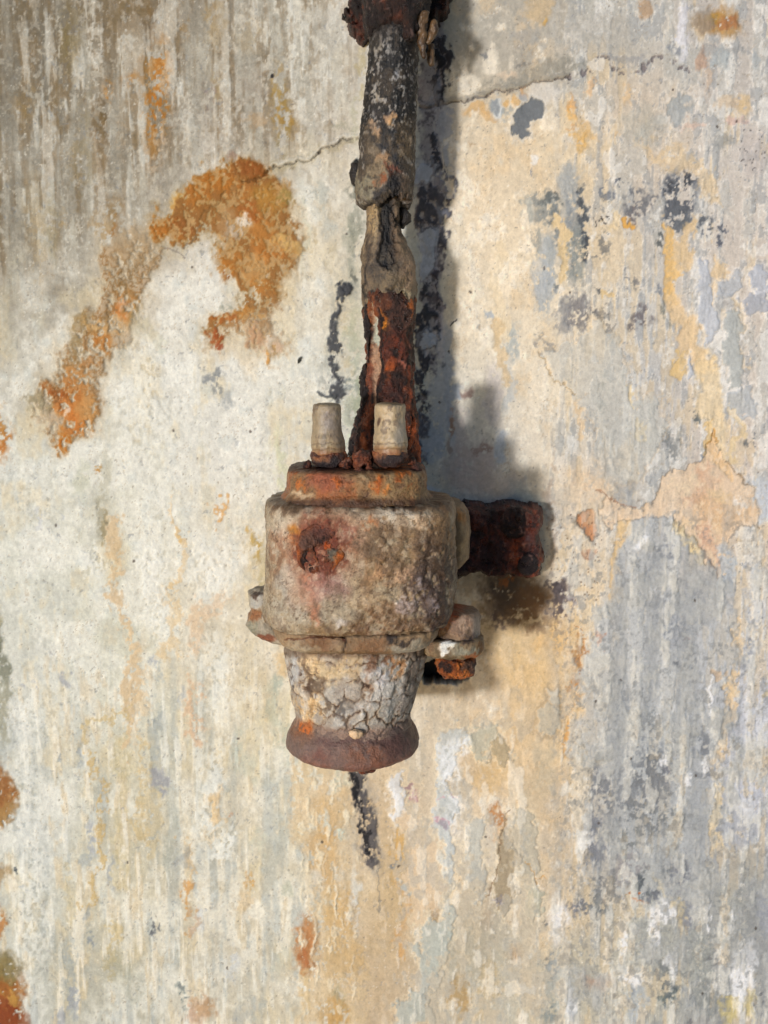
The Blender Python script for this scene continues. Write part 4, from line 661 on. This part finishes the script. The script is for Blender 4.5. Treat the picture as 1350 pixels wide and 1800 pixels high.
loft('tapered_outlet', [(1148,500,754,114,2.1),(1158,502,751,112,2.1),(1180,504,748,110,2.1),(1230,511,737,104,2),(1264,517,726,98,2),(1286,522,719,94,2),(1296,522,719,94,2),(1304,519,722,96,2)], AX, 100, p_cone, M_cast, fit, na=440, step=1.6, rough=(1.4, 10), lump=(2, 40), dome=2, seed=17)
def p_lip(pt):
    base(pt, (120, 92, 84), .18); al = slice(None); B = pt.B; pt.put(al, sst(1316, 1292, pt.vz+pt.M[0]*5), (128, 110, 100))
    pt.put(al, sst(0, .5, pt.I+.4*pt.K)*.6, (128, 104, 98)); pt.put(al, sst(1332, 1354, pt.vz)*.55*sst(-.5, .1, pt.K), (130, 62, 44)); B(645, 1330, 34, 20, (150, 84, 52), .7, .6, 1.8, sp=-.3); B(560, 1330, 20, 10, (106, 52, 44), .6, .6, 1.6); B(700, 1310, 26, 18, (94, 52, 48), .6, .6, 1.6)
    B(531, 1288, 17, 22, (170, 92, 40), .9, .6, 1.3); B(530, 1310, 20, 20, (128, 110, 106), .6, .6); pt.L_([(560,1302),(620,1306),(690,1300)], 4, (92, 60, 60), .6, .6, 1.4); B(655, 1285, 50, 8, (140, 122, 112), .6, .6, 1.6); pt.col += (C3((106, 86, 76))-pt.col)*.35; done(pt)
loft('flared_lip', [(1286,525,716,90,2),(1295,522,719,95,2),(1304,518,723,98,2),(1315,511,729,103,2),(1327,506,735,106,2),(1338,504,737,107,2),(1346,505,736,107,2),(1351,509,732,104,2),(1355,518,723,98,2)], AX, 104, p_lip, M_cast, fit, dv=AX+98, na=400, step=1.5, rough=(1.4, 12), lump=(1.6, 44), dome=4, seed=19)
def p_nub(pt): rusty(pt, (90, 44, 30), (128, 66, 40), (160, 90, 50)); done(pt)
loft('drain_nub', [(1346,618,662,20,2.3),(1354,620,664,20,2.3),(1360,628,656,14,2.2)], AX+66, 16, p_nub, M_rust, fit, na=120, step=1.4, rough=(2.5, 8), lump=(3, 20), dome=2, seed=20, dv=AX+80)

# corroded screw plug in the face of the housing
def disc(name, uc, vc, r, dep, hgt, paint, mat, parent, seed=0, rough=(5, 12), ring=0):
    c = P(uc, vc, dep); na, nr = 150, 46; th = np.linspace(0, 2*np.pi, na, endpoint=False); rr = np.linspace(.01, 1, nr)
    T, R = np.meshgrid(th, rr); rg = 1+.10*fbm(np.cos(T)*1.6, np.sin(T)*1.6, seed=seed, o=3)
    x = c[0]+R*r*rg*np.cos(T); z = c[2]+R*r*rg*np.sin(T)*1.08; pr = np.sqrt(np.clip(1-R**4, 0, 1))
    hh = hgt*pr*(1-ring*np.exp(-(R/.62)**4))+pr*rough[0]*fbm(x/rough[1], z/rough[1], seed=seed+3, o=5)
    y = -dep-hh; p = np.stack([x.ravel(), y.ravel(), z.ravel()], -1); u, v = proj(p)
    pt = Paint(u, v, p[:, 0], p[:, 2], p[:, 1], seed=seed+9); pt.p = p; paint(pt); p[:, 1] -= pt.h
    b = p[-na:].copy(); b[:, 1] = -dep+22; n0 = len(p); p = np.r_[p, b]; k = np.arange(na); lr = (nr-1)*na
    F = np.r_[gridfaces(nr, na, True), np.stack([lr+k, lr+(k+1) % na, n0+(k+1) % na, n0+k], -1)]
    return mesh(name, p, F, np.r_[pt.col, pt.col[-na:]], np.r_[pt.g, pt.g[-na:]], mat, parent)
def p_plug(pt):
    rusty(pt, (72, 42, 34), (118, 64, 38), (170, 90, 40), .05); B = pt.B
    B(545, 950, 15, 17, (104, 76, 66), .85, .4, 1.2, dh=4); B(543, 985, 11, 17, (22, 18, 20), .9, .4, 1.2, dh=-6); B(586, 972, 13, 16, (92, 100, 96), .8, .4, 1.4, dh=2); B(598, 982, 10, 12, (196, 100, 34), .85, .5, 1.3, dh=3); B(593, 948, 12, 12, (60, 32, 24), .8, .5, 1.4, dh=-4)
    B(570, 930, 26, 8, (112, 70, 60), .7, .5, 1.4, dh=2); B(566, 968, 6, 16, (60, 30, 22), .8, .5, 1.4, dh=-6); B(580, 1004, 20, 6, (80, 40, 28), .8, .5); B(576,957,7,5,(186,84,36),.8,.5); done(pt)
disc('screw_plug', 563, 965, 36, AX+125, 3.5, p_plug, M_rust, fit, 51, (3.6, 8), .3)

# terminals
def p_stub(k):
    def f(pt):
        base(pt, (180, 160, 128) if k else (150, 134, 108), .1); al = slice(None)
        pt.put(al, sst(.2, .6, pt.ST+.3*pt.N)*.4, (198, 182, 152)); pt.put(al, sst(.25, .5, pt.K+.4*pt.N)*.45, (128, 108, 86)); pt.put(al, sst(.35, .5, pt.N+.4*pt.F)*.5, (90, 76, 64)); pt.put(al, sst(.2, .6, -pt.ST+.3*pt.K)*.45, (140, 130, 116) if k else (120, 112, 104))
        pt.put(al, sst(716, 708, pt.v)*.6, (110, 92, 66)); pt.put(al, sst(778, 790, pt.v)*.5, (150, 128, 94)); pt.put(al, sst(782, 800, pt.v+pt.M[0]*8)*.7, (140, 88, 54))
        x = 686 if k else 575
        pt.L_([(x-32, 779), (x+30, 780)], 1.1, (110, 92, 70), .7, w=.3, dh=-1); pt.L_([(x-30, 789), (x+30, 790)], 1.1, (110, 86, 60), .7, w=.3, dh=-1)
        if k: pt.B(667, 742, 3, 8, (70, 50, 40), .8, .4, .4, rot=20); pt.B(705, 765, 10, 20, (160, 156, 150), .5, .6)
        else: pt.B(580, 742, 14, 24, (140, 134, 136), .6, .7, 1.2); pt.B(596, 770, 8, 30, (110, 98, 84), .6, .7)
        done(pt)
    return f
def p_bead(pt):
    rusty(pt, (72, 40, 32), (120, 66, 40), (160, 96, 56)); x = pt.u.mean(); pt.B(x, 812, 26, 9, (52, 44, 46), .9, .5, 1, gl=.5); pt.B(x-16, 803, 14, 5, (176, 120, 80), .7, .6); done(pt)
for k, (a, dp) in enumerate([(-111, AX+30), (0, AX+52)]):
    t = loft('terminal', [(711,661+a,713+a,0,2),(714,659+a,714+a,0,2),(730,659+a,714+a,0,2),(757,658+a,714+a,0,2),(770,655+a,716+a,0,2),(779,654+a,718+a,0,2),(800,653+a,718+a,0,2)] if 0 else
             [(712,(661 if k else 552),(712 if k else 598),(22 if k else 20)),(716,(659 if k else 550),(713 if k else 600),(24 if k else 22)),(740,(659 if k else 550),(713 if k else 600),(24 if k else 22)),(760,(658 if k else 549),(714 if k else 601),(25 if k else 23)),(772,(656 if k else 547),(716 if k else 604),(27 if k else 26)),(785,(655 if k else 547),(717 if k else 606),(28 if k else 27)),(800,(656 if k else 548),(716 if k else 606),(28 if k else 27))],
             dp, 24, p_stub(k), M_cer, fit, na=200, step=1.5, rough=(.9, 8), lump=(1.6, 26), dome=2, seed=21+k)
    if not k: t['label'] = 'greyer stub terminal'
    loft('terminal_base', [(796,655 if k else 547,716 if k else 609,26),(804,654 if k else 546,718 if k else 610,28),(815,656 if k else 550,714 if k else 606,27),(822,666 if k else 560,704 if k else 596,20)], dp, 26, p_bead, M_rust, fit, na=160, step=1.4, rough=(2, 9), lump=(2, 20), dome=3, seed=25+k)
# rust crumbs on top of the cap
def p_crumb(pt): rusty(pt, (70, 38, 28), (120, 62, 36), (170, 92, 42)); done(pt)
rs = np.random.RandomState(4)
for x0, x1, y0, y1, dp, bb in [(618,656,792,824,AX+48,15),(622,640,822,834,AX+80,8),(640,654,815,832,AX+70,8),(598,622,806,824,AX+44,10),(600,616,816,826,AX+66,7),(716,734,808,830,AX+30,12),(532,548,812,828,AX+40,9),(720,738,820,834,AX+60,8)]:
    m = (x0+x1)/2; loft('rust_crust', [(y0,m-4,m+4,bb*.5),(y0+4,x0+3,x1-3,bb*.8),((y0+y1)/2,x0,x1,bb),(y1-3,x0,x1,bb)], dp, bb, p_crumb, M_rust, fit, na=90, step=1.5, rough=(3.5, 7), lump=(3, 18), dome=2, seed=int(x0))
def p_flake(pt): base(pt, (206, 176, 140), .1); done(pt)
loft('paint_flake', [(1286,616,632,5),(1289,612,637,6),(1296,614,638,6),(1299,618,634,5)], AX+100, 6, p_flake, M_cer, fit, na=60, step=1.2, rough=(1.6, 6), lump=(1.5, 14), dome=1, seed=66)

# ------------------------------------------------------------------ the conduit above it
PD = 126.0
con = thing('conduit', P(690, 800, PD), 'vertical conduit in split blackened sheathing, rusted through above the fitting', 'conduit pipe')
def p_sheath(pt):
    base(pt, (96, 84, 70), .2); al = slice(None); B = pt.B; up = sst(260, 200, pt.v+pt.M[0]*12)
    pt.put(al, sst(-.4, .0, pt.K+.4*pt.N)*(.45+.54*up), (22, 22, 25)); pt.put(al, sst(.26, .4, pt.N+.4*pt.F)*.75, (160, 154, 146)*1); pt.put(al, sst(.3, .55, -pt.N+.35*pt.F+.2*pt.K)*.7*up, (84, 78, 76)); pt.put(al, sst(.3, .6, pt.ST)*.4, (120, 100, 74)); pt.h += .8*pt.N
    for x, y, rx, ry, c, a, s in [(690,110,18,40,(28,30,36),.7,-.1),(675,90,9,16,(170,168,164),.6,.1),(660,90,12,20,(110,100,84),.6,-.2),(670,130,10,10,(206,206,206),.8,.2),(690,150,14,16,(170,176,190),.7,.15),(672,165,10,8,(180,170,150),.7,.1),(660,222,15,12,(176,146,116),.95,None),(688,201,7,6,(196,156,112),.95,None),(665,195,22,14,(84,76,76),.7,-.2),
        (712,240,16,40,(118,98,70),.7,-.3),(650,260,14,40,(120,104,82),.7,-.3),(685,225,16,10,(24,26,32),.8,-.1),(680,255,24,9,(26,28,36),.85,-.1),(690,285,20,14,(34,36,42),.8,-.1),(672,285,18,14,(168,134,98),.85,-.3),(655,310,22,22,(140,124,98),.85,-.3),(690,300,14,10,(142,74,48),.8,-.2),(666,318,10,8,(150,84,46),.8,-.1),
        (705,330,18,26,(112,92,74),.8,-.3),(640,330,14,26,(132,126,106),.8,-.3),(690,330,14,30,(24,22,24),.9,-.3),(665,342,12,12,(34,30,30),.8,-.1),(640,120,8,60,(118,110,84),.6,-.1),(720,100,10,60,(40,34,30),.8,-.3),(715,150,8,40,(60,50,46),.6,-.2)]:
        B(x, y, rx, ry, c, a, .4, 1.4, sp=s, dh=1.8 if sum(c) > 300 else -1)
    pt.L_([(655,90),(648,150),(644,200)], 2, (26,24,26), .8, w=.8, dh=-2); pt.g[:] = np.maximum(pt.g, sst(.1, .5, pt.Q[1])*.5*(pt.v < 260)); br_ = pt.col.mean(1, keepdims=True); pt.col *= 1-(.3*up[:, None]+.1)*sst(135, 80, br_); pt.put(al, sst(.30, .42, pt.F*.7+pt.N*.3+pt.ST*.2)*.55*up, (160, 158, 154)); pt.put(al, sst(90, 50, pt.v+.3*(pt.u-650))*.8, (24, 18, 16)); done(pt)
loft('outer_sheath', [(-260,646,738,44,2,PD),(-20,652,738,44,2,PD),(60,650,736,44,2,PD),(78,649,736,43,2,PD),(150,641,733,43,2,PD),(220,633,732,43,2,PD),(270,632,731,42,2,PD),(300,629,730,43,2,PD),(325,626,728,44,2,PD),(345,626,727,46,2,PD),(356,638,722,40,2,PD)], PD, 44, p_sheath, M_tar, con, dv=PD+30, na=320, step=1.7, rough=(1.8, 9), lump=(1.6, 60), dome=0, seed=71, rag=(0, 12))
def p_inner(pt):
    base(pt, (116, 100, 80), .14); al = slice(None); B = pt.B
    pt.put(al, sst(.1, .5, pt.ST+.4*pt.K)*.7, (150, 134, 108)); pt.put(al, sst(.1, .5, -pt.ST+.5*pt.N)*.7, (70, 60, 52))
    pt.L_([(672,320),(674,370),(686,410),(680,462)], 13, (14, 13, 15), .97, .3, 1.2, dh=-8); B(700, 400, 12, 60, (112, 90, 66), .6, .6); B(655, 380, 10, 40, (176, 150, 108), .75, .5, 1.4, sp=-.3)
    B(675, 470, 34, 30, (84, 76, 64), .75, .5, 1.6, sp=-.2); B(655, 460, 14, 40, (60, 52, 46), .7, .5, 1.5, sp=-.1); B(718, 470, 12, 50, (158, 130, 104), .7, .6, 1.3); B(688, 500, 30, 16, (110, 96, 74), .7, .5, 1.5); B(660, 516, 30, 6, (20, 18, 18), .85, .5, 1.3); B(712, 520, 14, 6, (170, 160, 130), .7, .5)
    pt.L_([(640,470),(636,515)], 2, (30,26,22), .8, w=.8, dh=-2); pt.put(al, sst(.3, .5, pt.F*.6+pt.N*.5)*.5, (50, 42, 36)); done(pt)
loft('inner_sheath', [(330,644,708,33,2),(365,644,706,32,2),(385,646,704,31,2),(410,644,708,32,2),(440,637,720,38,2),(470,632,731,43,2),(495,633,733,44,2),(512,636,733,44,2),(530,640,732,42,2)], PD, 40, p_inner, M_tar, con, dv=PD+30, na=300, step=1.6, rough=(1.8, 10), lump=(4, 40), dome=0, seed=73, rag=(0, 16))
def p_rpipe(pt):
    rusty(pt, (50, 27, 20), (92, 48, 28), (158, 78, 28), .15); al = slice(None); B = pt.B; pt.g *= 1.2
    pt.put(al, sst(640, 520, pt.v)*.25, (90, 66, 56))
    for x, y, rx, ry, c, a, s in [(676,565,7,10,(206,128,36),.95,None),(672,552,4,5,(196,110,30),.8,None),(722,540,8,10,(180,96,30),.8,-.2),(705,620,12,40,(96,44,26),.6,-.2),(686,640,12,10,(190,90,30),.7,-.1),(706,640,4,9,(206,130,110),.7,None),(690,610,20,30,(110,48,30),.6,-.2),(722,660,8,50,(150,64,24),.6,-.1),(700,560,26,20,(84,58,50),.7,-.2),
        (728,770,8,50,(186,84,26),.9,-.4),(650,790,24,30,(120,58,28),.6,-.1),(645,740,12,40,(140,68,30),.6,-.1),(640,780,8,20,(196,96,34),.8,-.2),(690,690,20,20,(70,36,30),.6,-.1)]:
        B(x, y, rx, ry, c, a, .4, 1.4, sp=s, dh=1.5)
    G2 = [(654,538),(662,575),(668,610),(664,650),(658,690),(660,712),(650,715),(652,670),(649,630),(652,590),(650,550)]
    pt.G(G2, (186, 150, 122), .95, 2, 1, dh=-5); pt.G([(655,548),(662,585),(664,600),(658,612),(651,606),(652,580)], (186,192,178), .95, 2, 1, dh=-1); pt.L_([(648,640),(646,700),(650,720)], 4, (172,96,66), .5, .5, 1, sp=-.3)
    pt.L_([(668,545),(672,600),(670,650),(664,700)], 1.8, (24, 14, 12), .8, w=.8, dh=-1.5); done(pt)
loft('rusted_tube', [(505,646,722,36,2),(520,642,728,40,2),(560,642,730,41,2),(600,645,728,41,2),(640,644,730,42,2),(680,638,730,43,2.1),(710,636,732,44,2.1),(740,630,734,45,2.2),(770,622,734,46,2.2),(800,616,736,48,2.2),(830,612,738,50,2.2)], PD, 42, p_rpipe, M_rust, con, dv=PD+30, na=340, step=1.6, rough=(3.2, 9), lump=(5, 34), dome=0, seed=75)
# lifted scale along the tube and crumbs of sheath
def p_dark(pt): rusty(pt, (34, 24, 22), (62, 36, 26), (110, 60, 30), .2); done(pt)
loft('rust_scale', [(640,637,647,6,2),(665,633,648,8,2),(700,634,648,8,2),(740,624,644,9,2),(775,616,640,10,2),(800,612,636,10,2)], PD+14, 8, p_dark, M_rust, con, na=110, step=1.6, rough=(3.5, 8), lump=(4, 26), dome=2, seed=81)
loft('rust_scale', [(536,641,649,6,2),(570,640,650,7,2),(610,644,651,6,2),(636,644,650,5,2)], PD+20, 7, p_dark, M_rust, con, na=110, step=1.6, rough=(2, 8), lump=(3, 26), dome=2, seed=83)
def p_tar(pt): base(pt, (30, 26, 25), .2); done(pt)
loft('sheath_scrap', [(366,703,714,8,2),(376,702,723,12,2),(388,702,724,12,2),(398,703,712,8,2)], PD-10, 10, p_tar, M_tar, con, na=100, step=1.6, rough=(1.4, 8), lump=(2, 20), dome=2, seed=85)
loft('sheath_scrap', [(286,617,628,8,2),(296,615,634,11,2),(312,615,634,11,2),(322,618,630,8,2)], PD-40, 10, p_tar, M_tar, con, na=100, step=1.6, rough=(1.8, 8), lump=(2, 20), dome=2, seed=87)
def p_tan(pt): base(pt, (104, 80, 54), .2); pt.put(slice(None), sst(.0, .3, pt.K+.5*pt.N)*.8, (52, 40, 32)); pt.h += 1.5*pt.N; done(pt)
loft('peeled_strip', [(20,738,752,5,2),(40,730,750,6,2),(64,731,750,6,2),(82,738,748,5,2),(100,740,746,4,2)], PD+26, 6, p_tan, M_cer, con, na=90, step=1.6, rough=(2, 10), lump=(4, 24), dome=1, seed=91)
loft('peeled_strip', [(36,760,768,4,2),(52,755,768,5,2),(66,752,762,5,2),(76,748,756,4,2)], PD+20, 5, p_tan, M_cer, con, na=90, step=1.6, rough=(1.4, 10), lump=(2, 24), dome=1, seed=93)
loft('peeled_strip', [(76,754,764,4,2),(92,750,765,5,2),(106,751,764,5,2),(113,754,762,4,2)], PD-30, 5, p_tan, M_cer, con, na=90, step=1.6, rough=(1.4, 10), lump=(2, 24), dome=1, seed=94)

# ------------------------------------------------------------------ clamp at the top, bracket beside the housing
def p_clamp(pt):
    rusty(pt, (28, 15, 12), (56, 26, 18), (100, 42, 22), .3); pt.B(635, 50, 18, 16, (110, 46, 24), .6, .6, 1.6, sp=-.2); pt.B(785, 15, 14, 14, (120, 56, 24), .7, .6, 1.6, sp=-.2); pt.B(700, 20, 60, 40, (20, 14, 14), .6, .5, 1.6); done(pt)
cl_ = thing('pipe_clamp', P(700, 40, 0), 'dark flaking rusted clamp holding the top of the conduit to the wall', 'pipe clamp')
slab('clamp_plate', [(612,-160),(612,10),(608,22),(618,40),(624,62),(640,78),(656,66),(700,60),(735,50),(760,40),(775,36),(800,8),(798,-160)], -6, 44, 14, p_clamp, M_rust, cl_, rough=(9, 14), w=1.3, seed=101, lump=(7, 46))
def p_strap(pt): rusty(pt, (26, 16, 15), (44, 26, 20), (84, 42, 24), .25); done(pt)  # dark of the hollow around the sheath put into the strap's rust colour
loft('clamp_strap', [(-150,632,756,78,2.2),(-20,634,754,76,2.2),(22,637,750,72,2.2),(42,644,744,62,2.2)], 108, 60, p_strap, M_rust, cl_, dv=170, na=300, step=2, rough=(4, 12), lump=(6, 40), dome=2, seed=103, rag=(0, 16))
def p_brk(pt):
    rusty(pt, (60, 34, 32), (96, 48, 36), (156, 78, 46), .05); al = slice(None); B = pt.B; pt.g *= 1.2
    B(905, 910, 24, 22, (66, 62, 66), .7, .5, 1.4, sp=-.3, dh=3); B(940, 990, 16, 16, (112, 62, 44), .5, .6, 1.6, sp=-.1); B(930, 950, 14, 10, (70, 62, 70), .6, .6, 1.4, sp=-.1); B(905, 948, 22, 4, (130, 52, 34), .7, .5, 1.6, sp=-.1, dh=-3)
    B(862, 910, 4, 40, (26, 16, 16), .6, .5, 1.2, dh=-4); B(850, 1000, 22, 20, (36, 14, 14), .6, .6, 1.4); B(952, 930, 5, 16, (120, 60, 46), .5, .5); done(pt)
br = thing('wall_bracket', P(880, 1020, 0), 'blackish red rusted iron bracket plate joining the housing to the wall on its right side', 'bracket')
slab('bracket_plate', [(700,884),(752,874),(775,884),(812,888),(860,888),(905,886),(940,892),(957,898),(959,930),(957,970),(964,990),(955,1022),(935,1026),(900,1020),(862,1022),(846,1012),(826,1018),(806,1030),(760,1032),(700,1030)], -8, 66, 15, p_brk, M_rust, br, rough=(8, 13), w=.55, seed=111, lump=(6, 40))
def p_nut(pt): rusty(pt, (34, 22, 22), (56, 32, 28), (90, 44, 30), .25); done(pt)
disc('bolt_head', 905, 918, 26, 66, 11, p_nut, M_rust, br, 121, (5, 11), 0)
disc('bolt_head', 928, 992, 18, 66, 9, p_nut, M_rust, br, 131, (5, 11), 0)

for o in list(bpy.data.objects):
    if '_o' in o: del o['_o']
